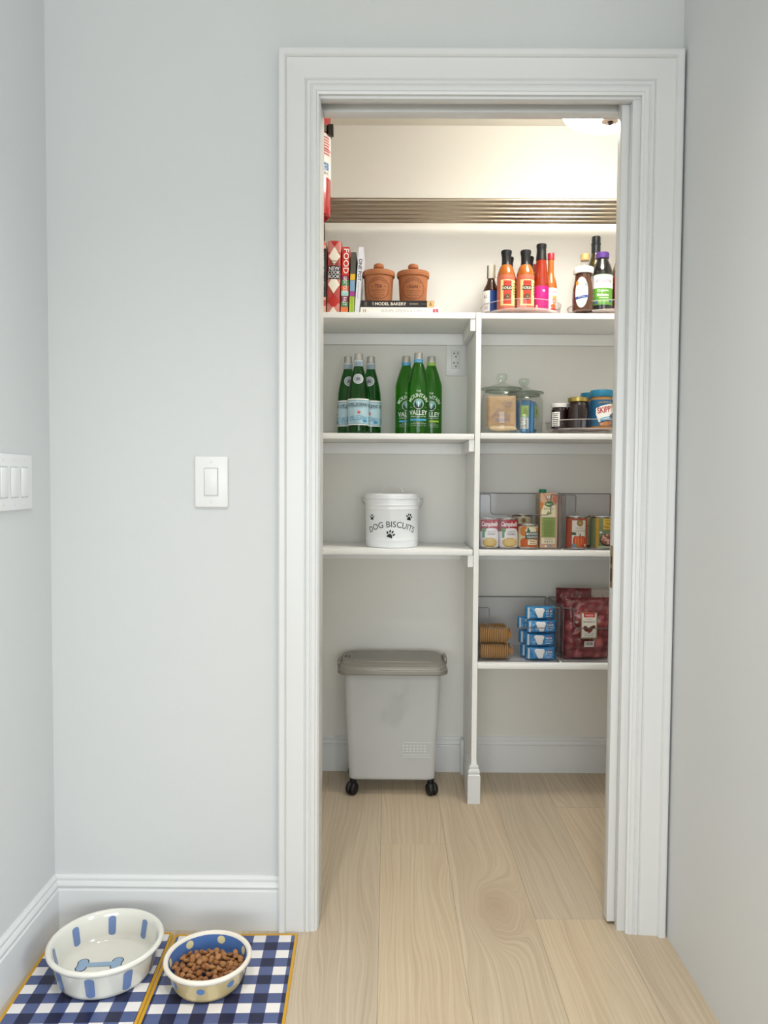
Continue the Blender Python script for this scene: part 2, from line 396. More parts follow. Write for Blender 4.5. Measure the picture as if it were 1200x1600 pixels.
struct(G().box(.20, .40, .036, .050, 2.062, 2.10).box(-.16, .57, .0345, .0515, 2.080, 2.0995).build('trim_6', M('track_metal', '77746e', .4, .8)))
g = G(); g.box(.577, .5965, -.001, .0225, 0, 2.0295, r=.0015); g.box(.577, .5965, .0635, WT, 0, 2.0295, r=.0015)
struct(g.build('trim_7', trim_paint), 'split white jamb right of the doorway')
d = thing('door_1', 'white pocket door mostly slid into the right wall', 'door', (.5596, .043, .009)); d['kind'] = 'structure'; del d['category']
G().box(0, .14, -.0172, .0172, 0, 2.045, r=.0012).build('door_slab', trim_paint, d)
lp = G().box(-.0008, .002, -.0095, .0095, .846, .952, r=.0006, seg=1).build('latch_plate', brass, d)
G().box(-.0016, -.0007, -.0045, .0045, .862, .895).box(-.0016, -.0007, -.0055, .0055, .905, .925).build('latch_slot', M('dark_slot', '3a2c18', .6), lp)

BBP = [(0, 0), (.0155, 0), (.0155, .0945), (.0150, .0985), (.0118, .1005), (.0112, .1035), (.0128, .1055), (.0138, .1095), (.0128, .1145), (.0102, .1185), (.0084, .1195), (.0080, .1215), (.0090, .1235), (.0088, .1275), (.0062, .1315), (.0040, .1343), (0, .1343)]
def base(name, path, label=None): return struct(G().molding(BBP, path).build(name, trim_paint, sharp=25), label)
# right-of-travel offset: walk so that the room lies to the right
g = G().molding(BBP, [(XC, LYE), (XC, 0), (XL, 0)])
struct(g.build('baseboard_left', trim_paint, sharp=25), 'white moulded baseboard along the left wall and beside the doorway')
base('baseboard_pantry_back', [(PXL, WT), (PXL, D), (PXR, D), (PXR, WT)], 'white moulded baseboard along the pantry walls')

# ------------------------------------------------------------------ pantry shelving
S1, S2, S3, S4 = 1.6885, 1.2805, .8825, .4895
FY, TH = .755, .0195
DX0, DX1 = .2945, .3125
dv = thing('shelf_divider', 'white upright divider panel with moulded foot between the shelf bays', 'divider', (0, 0, 0))
G().box(DX0, DX1, FY, D-.001, 0, S1+.001, r=.001, seg=1).build('panel', shelf_paint, dv)
g = G().molding([(t*.82, z) for t, z in BBP], [(DX1, .86), (DX1, FY), (DX0, FY), (DX0, .86)][::-1])
g2 = G().molding([(t*.82, z) for t, z in BBP], [(DX0, .86), (DX0, FY), (DX1, FY), (DX1, .86)])
xs = [v[0] for v in g.v]; g = g if min(xs) < DX0-.005 else g2
g.build('foot_molding', trim_paint, dv, sharp=25)
G().box(DX0-.0125, DX0-.0005, 1.000, D-.016, 0, .134, r=.002).build('foot_molding', trim_paint, dv)
def shelf(x0, x1, z, label, cleat_x=None, bow=0, side=True):
    t = thing('pantry_shelf', label, 'shelf', (0, 0, 0))
    G().box(x0, x1, FY, D-.0008, z-TH, z, r=.0014, seg=2).build('board', shelf_paint, t)
    c = G().box(x0, x1, D-.019, D-.0008, z-TH-.042, z-TH-.0004, r=.001, seg=1).build('cleat', shelf_paint, t)
    if side: G().box(DX0-.0195, DX0-.0005, FY+.004, D-.0195, z-TH-.041, z-TH-.0004, r=.001, seg=1).build('cleat', shelf_paint, t)
    return t
shelf(PXL+.001, DX0-.002, S1, 'white top left shelf carrying the cookbooks and clay canisters')
shelf(PXL+.001, DX0-.002, S2-.001, 'white left shelf carrying the green water bottles')
shelf(PXL+.001, DX0-.003, S3, 'white left shelf carrying the dog biscuit tin')
shelf(DX1+.0005, PXR-.001, S1, 'white top right shelf carrying the sauce and syrup bottles', side=False)
shelf(DX1+.0005, PXR-.001, S2+.002, 'white right shelf carrying the glass jars and peanut butter', side=False)
shelf(DX1+.0005, PXR-.001, S3-.0005, 'white right shelf carrying the bins of canned food', side=False)
shelf(DX1+.0005, PXR-.001, S4, 'white lowest right shelf carrying the snack bins', side=False)
S2R = S2+.002

# --- ceiling light
t = thing('ceiling_light', 'round white glass dome ceiling light glowing in the pantry', 'light', (.656, .468, HC))
G().lathe([(0, 0), (.13, 0), (.13, -.02), (.02, -.024), (.02, -.105), (0, -.105)], n=40).build('canopy', M('white_metal', 'e8e6e0', .4), t)
G().lathe([(0, -.244), (.05, -.243), (.095, -.239), (.122, -.232), (.140, -.219)], n=56).build('glass_dome', M('lit_glass', 'fff6e6', .3, emit=('fffaf0', PANTRY_EMIT)), t, sharp=60)
G().lathe([(.140, -.219), (.149, -.199), (.151, -.173), (.151, -.115), (.146, -.107), (.03, -.104)], n=56).build('glass_side', M('lit_glass_side', 'fff6e6', .3, emit=('fffaf0', PANTRY_EMIT*.32)), t, sharp=60)
fb = G().lathe([(0, -.2485), (.023, -.2475), (.027, -.2455), (.027, -.2425), (0, -.2425)], n=28).build('finial_plate', M('pale_pink_metal', 'cbb8a8', .4), t)
G().lathe([(0, -.258), (.004, -.257), (.007, -.254), (.006, -.251), (.009, -.248), (0, -.248)], n=16).build('finial', M('dark_bronze', '3b3026', .35, .8), fb)

# --- rod rack
t = thing('rod_rack', 'brushed metal rod shelf running high along the back wall', 'rack', (0, 0, 2.069))
for k in range(6): G().tube([(-.293, .772+k*.042, 0), (1.30, .772+k*.042, 0)], .0075, 14).build('rod', nickel, t)
for x in (-.262, 1.24):
    br = G().box(x-.003, x+.003, .765, D-.002, -.020, -.008).build('bracket_arm', nickel, t)
    G().box(x-.018, x+.018, D-.006, D-.0005, -.115, .01, r=.002).build('wall_plate', M('bronze_plate', '6f6551', .35, .9), br)

# --- fire extinguisher
t = thing('fire_extinguisher', 'red fire extinguisher strapped to the left pantry wall', 'extinguisher', (-.2395, .50, 1.916))
ra = .0585
G().lathe([(0, .006), (.034, .004), (.050, .0), (.056, .004), (ra, .014), (ra, .30), (.054, .33), (.040, .352), (.022, .362), (.018, .385), (0, .385)], n=40).build('body', M('red_enamel', 'b3141c', .18, coat=.5), t)
P = Print(cyl(ra, .62)); P.rect(-.075, .11, .075, .238, col('efeae6')); P.lines(.012, .228, .05, 7, .008, .0045, col('c85a55')); P.rect(-.03, .13, .03, .152, col('5a83b5')); P.text('ABC', 0, .139, .04, .012, white); P.text('1-A:10-B:C', 0, .121, .06, .008, black)
P.rect(-.075, .19, .075, .192, col('c62a2a')); P.build('label', t)
st = G().lathe([(ra+.0005, .242), (ra+.0022, .242), (ra+.0022, .262), (ra+.0005, .262), (ra+.0005, .242)], n=40).build('strap', M('dark_steel', '4b4540', .35, .9), t)
G().box(ra-.006, ra+.010, -.036, -.012, .236, .266, r=.002).build('strap_clip', M('dark_steel', '4b4540', .35, .9), st)
v = G().lathe([(0, .385), (.016, .385), (.016, .41), (.010, .42), (0, .42)], n=20).build('valve', chrome, t)
G().box(-.011, .011, -.07, .02, .418, .425, r=.002).build('lever', M('black_plastic', '1b1b1d', .35), v)

# --- outlet on the back wall, switches
def outlet():
    t = thing('wall_outlet', 'white double outlet on the pantry back wall beside green bottles', 'outlet', (.2512, D-.0005, 1.574))
    pl = G().box(-.0368, .0368, -.006, 0, -.0605, .0605, r=.0022).build('cover_plate', plastic_white, t)
    fc = G().box(-.0168, .0168, -.0085, -.005, -.0335, .0335, r=.0012).build('receptacle', M('outlet_face', 'dcdcd8', .35), t)
    q = Print(flat(-.0085))
    for z in (.017, -.0185):
        q.poly([(-.0115, z+.006), (-.0045, z+.0095), (-.0045, z+.0025)], black); q.rect(.0055, z+.002, .0078, z+.010, black); q.ell(.0, z-.0065, .0028, .0028, black, 12)
    q.build('sockets', fc)
    for z in (.048, -.048): G().lathe([(0, 0), (.003, 0), (.003, .001), (0, .001)], n=12).xf(Matrix.Translation((0, -.006, z)) @ Matrix.Rotation(radians(90), 4, 'X')).build('screw', plastic_white, pl)
outlet()
def switch_plate(t, n):
    pitch = .0462; w = (n-1)*pitch/2+.0405
    pl = G().box(-w, w, -.0065, 0, -.062, .062, r=.003, seg=3).build('cover_plate', plastic_white, t)
    for k in range(n):
        x = (k-(n-1)/2)*pitch
        fr = G().box(x-.0175, x+.0175, -.0075, -.004, -.0345, .0345, r=.0008, seg=1).build('rocker_frame', M('switch_seam', 'b9bcc0', .4), t)
        g = G().box(x-.0155, x+.0155, -.0085, -.004, -.0322, .0322, r=.0009, seg=2)
        g.v = [(a, b-(.0035*(c/.032)*.5 if b < -.007 else 0)-.0012, c) for a, b, c in g.v]; g.build('rocker', plastic_white, fr)
        for z in (.0485, -.0485): G().lathe([(0, 0), (.0028, 0), (.0028, .0009), (0, .0009)], n=12).xf(Matrix.Translation((x, -.0064, z)) @ Matrix.Rotation(radians(90), 4, 'X')).build('screw', M('screw_white', 'd6d8da', .3), pl)
t = thing('light_switch', 'single white rocker light switch left of the doorway', 'switch', (-.4308, -.0002, 1.1138)); switch_plate(t, 1)
t = thing('light_switch', 'white four-rocker switch plate on the left wall', 'switch', (XC+.0002, -.1062-.1098, 1.1112), rz=radians(90)); switch_plate(t, 4)

# ------------------------------------------------------------------ top shelf, left: cookbooks and clay canisters
def book(label, x0, x1, h, cover, pages='e9e2d2', depth=.19, y=.80, tilt=0, z=S1, rounded=False):
    """upright book, spine facing the room; origin at the foot of the spine"""
    t = thing('cookbook', label, 'book', ((x0+x1)/2, y, z+.0006+(x1-x0)/2*sin(tilt)), ry=tilt, group='cookbooks on the top shelf'); w = (x1-x0)/2-.0006
    c = 0.0018
    if rounded:
        pts = [(-w, depth), (-w, .006)]+[(w*sin(a), .006-.010*cos(a)) for a in [(-80+k*20)*pi/180 for k in range(9)]]+[(w, .006), (w, depth)]
        inner = [(w-c, depth), (w-c, .012), (-w+c, .012), (-w+c, depth)]
        G().prism(pts+inner, 0, h, 'z').build('cover', M(*cover), t, sharp=50)
    else:
        G().prism([(-w, depth), (-w, 0), (w, 0), (w, depth), (w-c, depth), (w-c, c), (-w+c, c), (-w+c, depth)], 0, h, 'z').build('cover', M(*cover), t, sharp=20)
    G().box(-w+c, w-c, .013 if rounded else c, depth-.004, .003, h-.003).build('pages', M('pages_'+pages, pages, .8), t)
    return t, w
t, w = book('dark blue spined cookbook with peach bands next to the doorway edge', -.2605, -.2190, .249, ('cover_peach', 'e9b9a0', .4))
P = Print(flat(0)); P.rect(-w, .06, w, .225, col('223038')); P.rect(-w, .03, w, .05, col('c4574a')); P.rect(-w, .237, w, .246, col('d9795e')); P.text('KITCHEN', w*.35, .145, .13, .014, col('c9d2d0'), rot=-pi/2, slant=.2); P.build('spine_print', t)
t, w = book('red plaid cookbook with white diamonds and a navy title block', -.2178, -.1702, .250, ('cover_plaid', 'b3483f', .45), rounded=True, tilt=radians(1.1))
def spine(u, v, off): return (u, .006-.010*sqrt(max(0, 1-(u/.0236)**2))-off-.0004, v)
P = Print(spine); dm = col('ece6d6'); rd = col('b8281f'); pk = col('c98077')
for z0 in (.02, .125, .23):
    P.rect(-w*.95, z0-.018, w*.95, z0+.018, pk)
for zc in (.198, .102, -.0):
    hh = .031
    P.poly([p for p in [(0, zc+hh), (-w*.88, zc), (0, zc-hh), (w*.88, zc)]] if zc > .04 else [(0, .026), (-w*.8, .0005), (w*.8, .0005)], dm)
P.poly([(0, .071), (-w*.92, .045), (-w*.3, .026), (w*.3, .026), (w*.92, .045)], rd); P.poly([(-w*.55, .2475), (0, .229), (w*.55, .2475)], rd)
P.rect(-w*.93, .120, w*.93, .166, col('14162a'), du=.003)
P.text('NEW', 0, .156, .036, .0125, white, .01); P.text('COOK', 0, .1425, .040, .0115, white, .01); P.text('BOOK', 0, .1288, .040, .0115, white, .01); P.text('Better', 0, .182, .026, .007, col('4a2a24')); P.text('Homes', 0, .173, .030, .007, col('4a2a24'))
P.build('spine_print', t)
t, w = book('red cookbook with big white FOOD lettering and striped lower spine', -.1688, -.1428, .2305, ('cover_red', 'cf3223', .4), tilt=radians(1.4))
P = Print(flat(0))
for a, b, c in ((.118, .134, '7d1845'), (.098, .118, '3f8252'), (.081, .098, 'e0683a'), (.064, .081, 'a3d2cc'), (.044, .064, '7d1845'), (.026, .044, '3f8252'), (.009, .026, 'e97a45'), (.0, .009, 'bfe0e4')): P.rect(-w, a+.0003, w, b, col(c))
P.text('FOOD', .0015, .182, .084, .0185, white, .03, rot=-pi/2); P.text('GREAT FOOD', 0, .102, .055, .0125, white, .02, rot=-pi/2); P.text('FAST', 0, .045, .030, .0135, white, .02, rot=-pi/2); P.build('spine_print', t)
t, w = book('slim cookbook with grey, yellow, blue, magenta and lime spine blocks', -.1405, -.1215, .213, ('cover_grey', '55524a', .5), tilt=radians(1.8))
P = Print(flat(0))
for a, b, c in ((.118, .139, 'e6b52e'), (.080, .117, '7fa3c4'), (.063, .079, 'a5408c'), (.0, .062, 'a9c43e')): P.rect(-w*.95, a, w*.95, b, col(c))
P.text('GOOD FOOD', .0, .033, .05, .006, col('6d8a2c'), rot=-pi/2); P.build('spine_print', t)
t, w = book('white ONE POT cookbook leaning against the clay canister stack', -.1215, -.104, .231, ('cover_white', 'dfe2ea', .4), tilt=radians(3.6), pages='d9cdbb')
P = Print(flat(0)); P.text('ONE POT', .001, .153, .075, .0115, black, .03, rot=-pi/2); P.text('EASY MEALS FOR YOUR SKILLET', -.001, .083, .055, .0035, col('55555a'), rot=-pi/2); P.build('spine_print', t)
def flatbook(label, x0, x1, z, h, cover, depth=.21, y=.80):
    t = thing('cookbook', label, 'book', ((x0+x1)/2, y, z), group='cookbooks on the top shelf'); w = (x1-x0)/2; c = .0016
    G().prism([(0, 0), (depth, 0), (depth, c), (c, c), (c, h-c), (depth, h-c), (depth, h), (0, h)], -w, w, 'x').build('cover', M(*cover), t, sharp=20)
    G().box(-w+.003, w-.003, c, depth-.004, c, h-c).build('pages', M('pages_e9e2d2', 'e9e2d2', .8), t); return t, w
t, w = flatbook('white cookbook lying flat at the bottom of the pair, lettered SOUPS, STEWS & CHILIS', -.1005, .1745, S1+.0006, .0262, ('cover_ivory', 'efece6', .4))
P = Print(flat(0)); P.rect(-w, 0, w, .0262, col('efece6', .4)); P.text('SOUPS, STEWS & CHILIS', .012, .0135, .155, .0105, col('a9a49c')); P.rect(.113, .005, .131, .021, col('c8384e')); P.text('S', .122, .013, .006, .010, white); P.rect(-.128, .006, -.125, .02, col('b3a276')); P.rect(-.121, .006, -.118, .02, col('8b8a6a')); P.build('spine_print', t)
t, w = flatbook('dark brown MODEL BAKERY cookbook lying on the white one under the canisters', -.0985, .1545, S1+.0272, .0225, ('cover_espresso', '1c1210', .35))
P = Print(flat(0)); P.text('MODEL BAKERY', -.024, .0113, .108, .0105, col('e8e0d2'), .03); P.text('COOKBOOK', .056, .0113, .032, .005, col('c9bfae')); P.text('CHRONICLE', .094, .0113, .03, .0025, col('8d8478')); P.rect(.1015, .0005, .1264, .022, col('d8b27a')); P.text('&', .114, .0113, .009, .013, col('4a2f1c'))
P.rect(-.113, .004, -.1122, .0185, col('c9bfae')); P.rect(-.1075, .004, -.1067, .0185, col('c9bfae')); P.text('THE', -.085, .0113, .006, .010, col('e8e0d2')); P.build('spine_print', t)
clay = M('terracotta', 'a5673f', .7, bump=(180, .12, .001))
clay_ink = col('5a2418')
def canister(label, x, y, word):
    t = thing('clay_canister', label, 'canister', (x, y, S1+.0502), group='terracotta canisters')
    G().lathe([(0, .0), (.044, .0), (.0465, .003), (.0515, .092), (.0475, .092), (.043, .006), (0, .006)], n=44).build('body', clay, t)
    l = G().lathe([(.0, .098), (.0475, .0925), (.0558, .0925), (.0572, .0955), (.0572, .1075), (.0558, .1105), (.051, .1115), (.032, .1165), (.014, .119), (.0, .1195)], n=44).build('lid', clay, t)
    G().lathe([(0, .118), (.0135, .1185), (.0125, .1225), (.0175, .1255), (.0187, .131), (.0175, .1365), (.012, .1405), (0, .142)], n=28).build('knob', clay, l)
    P = Print(cyl(lambda v: .0465+.0055*(v/.092)))
    P.ring(0, .0455, .041, .037, .0015, clay_ink, 40); P.text(word, 0, .052, .033 if word == 'SUGAR' else .026, .0115, clay_ink, .02)
    P.text('ORIGINAL SUFFOLK CANISTERS', 0, .0745, .060, .005, clay_ink, arc=.040); P.text('~', -.0225, .052, .007, .0025, clay_ink); P.text('~', .0225, .052, .007, .0025, clay_ink)
    P.text('HANDMADE POTTERY', 0, .0385, .048, .004, clay_ink); P.text('WORLD FAMOUS', 0, .031, .030, .0028, clay_ink); P.text('MADE IN ENGLAND', 0, .0225, .042, .0035, clay_ink); P.text('SINCE 1873', 0, .0145, .022, .003, clay_ink)
    P.star(-.034, .0385, .0022, clay_ink); P.star(.034, .0385, .0022, clay_ink); P.build('stamp', t)
canister('terracotta lidded canister stamped TEA', -.0385, .862, 'TEA'); canister('terracotta lidded canister stamped SUGAR', .0830, .866, 'SUGAR')

# ------------------------------------------------------------------ turntables
acrylic = clear('clear_acrylic', 'fbfafa'); acrylic_rim = clear('acrylic_edge', 'f4efec', opaque=.34)
def turntable(label, x, y, z, r, h=.05):
    t = thing('turntable', label, 'turntable', (x, y, z), group='clear turntables')
    G().lathe([(0, 0), (r*.80, 0), (r*.80, .006), (r*.35, .010), (0, .010)], n=56).build('base', acrylic_rim, t)
    G().lathe([(0, .0135), (r-.012, .0135), (r-.003, .020), (r, h), (r-.003, h), (r-.0055, .0205), (r-.013, .0165), (0, .0165)], n=64).build('tray', acrylic, t)
    G().lathe([(r-.0038, h), (r+.0006, h-.0012), (r+.0012, h+.0006), (r-.001, h+.0016), (r-.0038, h)], n=64).build('rim', acrylic_rim, t)
    G().lathe([(r*.62, .0125), (r*.985, .019), (r*.985, .0205), (r*.62, .0140), (r*.62, .0125)], n=64).build('floor_ring', acrylic_rim, t)
turntable('clear turntable holding the hot sauce bottles', .4700, .905, S1+.0005, .142); TT1 = S1+.0175
turntable('clear turntable holding the syrup and molasses bottles', .7700, .905, S1+.0005, .130)
turntable('clear turntable holding the peanut butter and jam jars', .7040, .905, S2R+.0005, .136); TT3 = S2R+.0175

# ------------------------------------------------------------------ sauce bottles
capblack = M('black_cap', '121214', .38)
def bottle(name, label, cat, loc, prof, mat, group=None, rz=0, n=36):
    t = thing(name, label, cat, loc, rz=rz, group=group); G().lathe(prof, n=n).build('glass_body', mat, t); return t
orange_sauce = M('orange_sauce', 'a85a18', .12, coat=.6); red_sauce = M('red_sauce', '94290c', .12, coat=.6); brown_sauce = M('brown_sauce', '3a1c10', .1, coat=.7)
def enchilada(label, x, y, rz):
    t = bottle('sauce_bottle', label, 'bottle', (x, y, TT1), [(0, 0), (.027, 0), (.0302, .003), (.0305, .128), (.0295, .137), (.0235, .156), (.0175, .166), (.0155, .172), (.0145, .21), (0, .21)], orange_sauce, 'black-capped orange sauce bottles', rz)
    c = G().lathe([(.016, .158), (.0178, .159), (.0182, .165), (.0166, .169), (.0158, .178), (.0160, .194), (.0172, .201), (.0186, .207), (.0188, .2135), (.0172, .216), (0, .216)], n=32).build('cap', capblack, t)
    P = Print(cyl(.0305)); W = .0305*pi
    P.rect(-W, .004, W, .127, col('c4664e')); P.rect(-.026, .0215, .064, .110, col('e2d191')); P.rect(-.0155, .026, .0135, .107, col('c23a27'))
    P.rect(-.0195, .074, .0165, .089, col('1d1a16')); P.text('ENCHILADA', -.0015, .0815, .034, .010, col('e9dfc6'), .02); P.text('NEW MEXICO', -.001, .099, .02, .0045, col('5b1812'))
    P.ell(-.001, .051, .0108, .0108, col('221c18'), 24); P.ring(-.001, .051, .0083, .0083, .001, col('a88a5c'), 24); P.star(-.001, .051, .006, col('8f6a46'), 8, .5); P.lines(.028, .1, .016, 5, .009, .004, col('8f8a4e')); P.build('label', t); return t
enchilada('orange sauce bottle with black cap, front left of the enchilada pair', .4075, .845, radians(4)); enchilada('orange sauce bottle with black cap, front right of the enchilada pair', .4745, .842, radians(6))
enchilada('orange sauce bottle peeking out behind the front left enchilada bottle', .4275, .925, radians(-8)); enchilada('orange sauce bottle peeking out behind the front right enchilada bottle', .4985, .918, radians(10))
t = bottle('sauce_bottle', 'brown steak sauce bottle with white and blue label at the turntable edge', 'bottle', (.362, .898, TT1), [(0, 0), (.026, 0), (.0285, .003), (.0285, .088), (.026, .096), (.0165, .115), (.0128, .128), (.0125, .165), (0, .165)], brown_sauce, rz=radians(-20))
G().lathe([(.0135, .132), (.0142, .133), (.0145, .178), (.0135, .181), (0, .181)], n=28).build('cap', M('cap_cream', 'd8d2c0', .5), t)
P = Print(cyl(.0285)); P.rect(-.030, .012, .003, .086, white); P.rect(.003, .012, .032, .086, col('1f4a94')); P.text('A.1.', -.013, .066, .018, .012, black, .03); P.text('SAUCE', -.012, .040, .02, .007, col('333338')); P.lines(-.012, .03, .02, 2, .006, .002, col('77777c')); P.build('label', t)
P = Print(cyl(.0143)); P.rect(-.016, .132, -.008, .178, col('27406e')); P.build('neck_band', t)
t = bottle('sauce_bottle', 'tall red chili sauce bottle with hot pink label and black cap', 'bottle', (.5340, .868, TT1), [(0, 0), (.025, 0), (.0272, .003), (.0272, .100), (.0262, .120), (.0205, .165), (.0165, .195), (.0155, .24), (0, .24)], red_sauce, rz=radians(8))
G().lathe([(.0175, .189), (.0186, .190), (.0174, .208), (.0166, .222), (.0166, .231), (.0176, .234), (.0178, .2435), (.0165, .2455), (0, .2455)], n=30).build('cap', capblack, t)
P = Print(cyl(.0272)); P.rect(-.05, .010, .05, .096, col('c4167a')); P.text('Thai', .002, .050, .018, .022, col('8e0e57'), slant=.3); P.rect(-.003, .076, .005, .082, col('f3d9e4')); P.lines(.004, .028, .026, 3, .005, .002, col('8e0e57')); P.rect(-.0265, .01, -.019, .03, col('e8e0c4')); P.build('label', t)
t = bottle('sauce_bottle', 'slim hot sauce bottle with red cap and white label', 'bottle', (.5748, .9010, TT1), [(0, 0), (.021, 0), (.0225, .003), (.0225, .105), (.0205, .120), (.0125, .145), (.0105, .16), (.0105, .205), (0, .205)], M('tan_sauce', 'b9631f', .12, coat=.6), rz=radians(12))
G().lathe([(.011, .200), (.0122, .201), (.0122, .222), (.0115, .224), (0, .224)], n=24).build('cap', M('cap_red', 'b92534', .35), t)
P = Print(cyl(.0225)); P.rect(-.028, .012, .03, .098, col('f1ebe6')); P.text('Tapatio', .003, .084, .028, .010, col('b4356c'), .02, slant=.2); P.ell(.006, .055, .009, .013, col('c98f6c'), 16); P.ell(.006, .068, .0125, .003, col('d4b34c'), 14); P.ell(.002, .034, .010, .008, col('cf6a2c'), 14); P.rect(-.008, .02, .016, .026, col('b92534')); P.build('label', t)
t = bottle('sauce_bottle', 'dark red sauce bottle standing behind the tall chili sauce', 'bottle', (.5205, .985, TT1), [(0, 0), (.026, 0), (.029, .003), (.029, .16), (.026, .172), (.020, .18), (0, .18)], M('dark_red_sauce', '6b1a12', .15, coat=.6))
G().lathe([(.0205, .178), (.0245, .179), (.0245, .203), (.023, .205), (0, .205)], n=28).build('cap', M('cap_darkred', '8a2420', .4), t)

# --- syrup turntable
TT2 = S1+.0175
amber = M('amber_syrup', '4a2a14', .1, coat=.7)
t = bottle('syrup_bottle', 'brown agave syrup bottle with white cap and oval label', 'bottle', (.6730, .826, TT2), [(0, 0), (.033, 0), (.0368, .004), (.0375, .04), (.0365, .075), (.033, .095), (.030, .112), (.028, .128), (.0275, .135), (0, .135)], amber, rz=radians(-14))
G().lathe([(.0295, .131), (.0335, .132), (.0342, .137), (.0342, .150), (.033, .1525), (0, .1525)], n=36).build('cap', M('cap_white', 'efece6', .35), t)
P = Print(cyl(.0375)); P.ell(-.006, .062, .0225, .052, col('efe6e2'), 36); P.poly([(-.027, .048), (.0155, .053), (.0150, .044), (-.027, .038)], col('2a4f93')); P.ell(-.006, .088, .007, .006, col('e9b9ae'), 14); P.text('Bee Amber', -.006, .073, .028, .006, col('6a5c56')); P.text('Nut Co.', -.006, .063, .022, .006, col('6a5c56')); P.text('pure raw', -.006, .046, .022, .0035, white); P.lines(-.006, .034, .022, 3, .0055, .0015, col('b3a8a2')); P.ell(-.021, .094, .005, .008, col('d9892a'), 12); P.rect(.007, .082, .0095, .094, col('39405a')); P.build('label', t)
t = bottle('molasses_bottle', 'black molasses bottle with purple cap and green organic label', 'bottle', (.7435, .848, TT2), [(0, 0), (.034, 0), (.0358, .003), (.036, .135), (.0345, .148), (.028, .168), (.0215, .181), (.0205, .186), (.0205, .196), (0, .196)], M('molasses', '0d0806', .07, coat=.8), rz=radians(-3))
G().lathe([(.0215, .190), (.0226, .191), (.023, .208), (.0215, .2105), (0, .2105)], n=32).build('cap', M('cap_purple', '50307a', .4), t)
P = Print(cyl(.036)); P.rect(-.045, .025, .045, .130, col('5d9a38')); P.rect(-.045, .083, .045, .128, col('efe9ea')); P.rect(-.045, .128, .045, .130, col('86a878')); P.text('Wholesome', -.001, .108, .057, .015, col('2b2440'), .01, slant=.25); P.lines(0, .095, .05, 1, .005, .002, col('d9c3cc'), 0); P.text('Organic', -.004, .073, .040, .010, white, .02); P.text('Molasses', -.004, .0595, .040, .010, white, .03); P.rect(-.016, .0475, .016, .0495, white); P.text('UNSULPHURED', 0, .037, .04, .0045, col('c6dca8')); P.ell(.024, .038, .006, .005, col('3f5f9a'), 14); P.ell(-.026, .034, .006, .005, col('4a5fa0'), 14); P.build('label', t)
t = bottle('oil_bottle', 'tall dark olive bottle with black neck behind the molasses', 'bottle', (.7480, .952, TT2), [(0, 0), (.028, 0), (.0305, .003), (.0305, .17), (.028, .19), (.0175, .225), (.0152, .24), (.014, .295), (0, .295)], M('olive_glass', '3d3310', .08, coat=.7))
G().lathe([(.0155, .238), (.0166, .239), (.0160, .268), (.0172, .270), (.0172, .275), (.0158, .277), (.0158, .2965), (.0148, .299), (0, .299)], n=30).build('cap', M('cap_darkgrey', '24262a', .35), t)
t = bottle('syrup_bottle', 'clear bottle with tan cap standing behind the agave syrup', 'bottle', (.7020, .925, TT2), [(0, 0), (.027, 0), (.0285, .003), (.0285, .15), (.024, .168), (.016, .178), (.0138, .19), (.0138, .212), (0, .212)], clear('clear_glass_bottle', 'faf8f6', opaque=.10))
G().lathe([(.0145, .205), (.0158, .206), (.0158, .2265), (.0148, .229), (0, .229)], n=28).build('cap', M('cap_tan', 'c9a567', .4), t)
G().lathe([(0, .004), (.0265, .004), (.0265, .105), (0, .105)], n=28).build('contents', amber, t)
t = bottle('syrup_bottle', 'red syrup bottle with gold cap at the right end of the turntable', 'bottle', (.8270, .900, TT2), [(0, 0), (.030, 0), (.0325, .003), (.0325, .125), (.030, .14), (.0235, .155), (.0225, .178), (0, .178)], M('red_syrup', '6a1214', .1, coat=.7))
G().lathe([(.0235, .165), (.0248, .166), (.0248, .187), (.0238, .189), (0, .189)], n=28).build('cap', M('cap_gold', 'c3ab74', .35), t)
P = Print(cyl(.0326)); P.rect(-.03, .14-.115, -.022, .03, white); P.build('label', t)
t = bottle('vinegar_bottle', 'dark tall bottle at the far right behind the pocket door edge', 'bottle', (.8455, .985, TT2), [(0, 0), (.026, 0), (.028, .003), (.028, .17), (.025, .19), (.0155, .22), (.014, .28), (0, .28)], M('dark_vinegar', '1d0f0b', .1, coat=.7))
G().lathe([(.0145, .25), (.0155, .251), (.0155, .284), (0, .284)], n=24).build('cap', capblack, t)

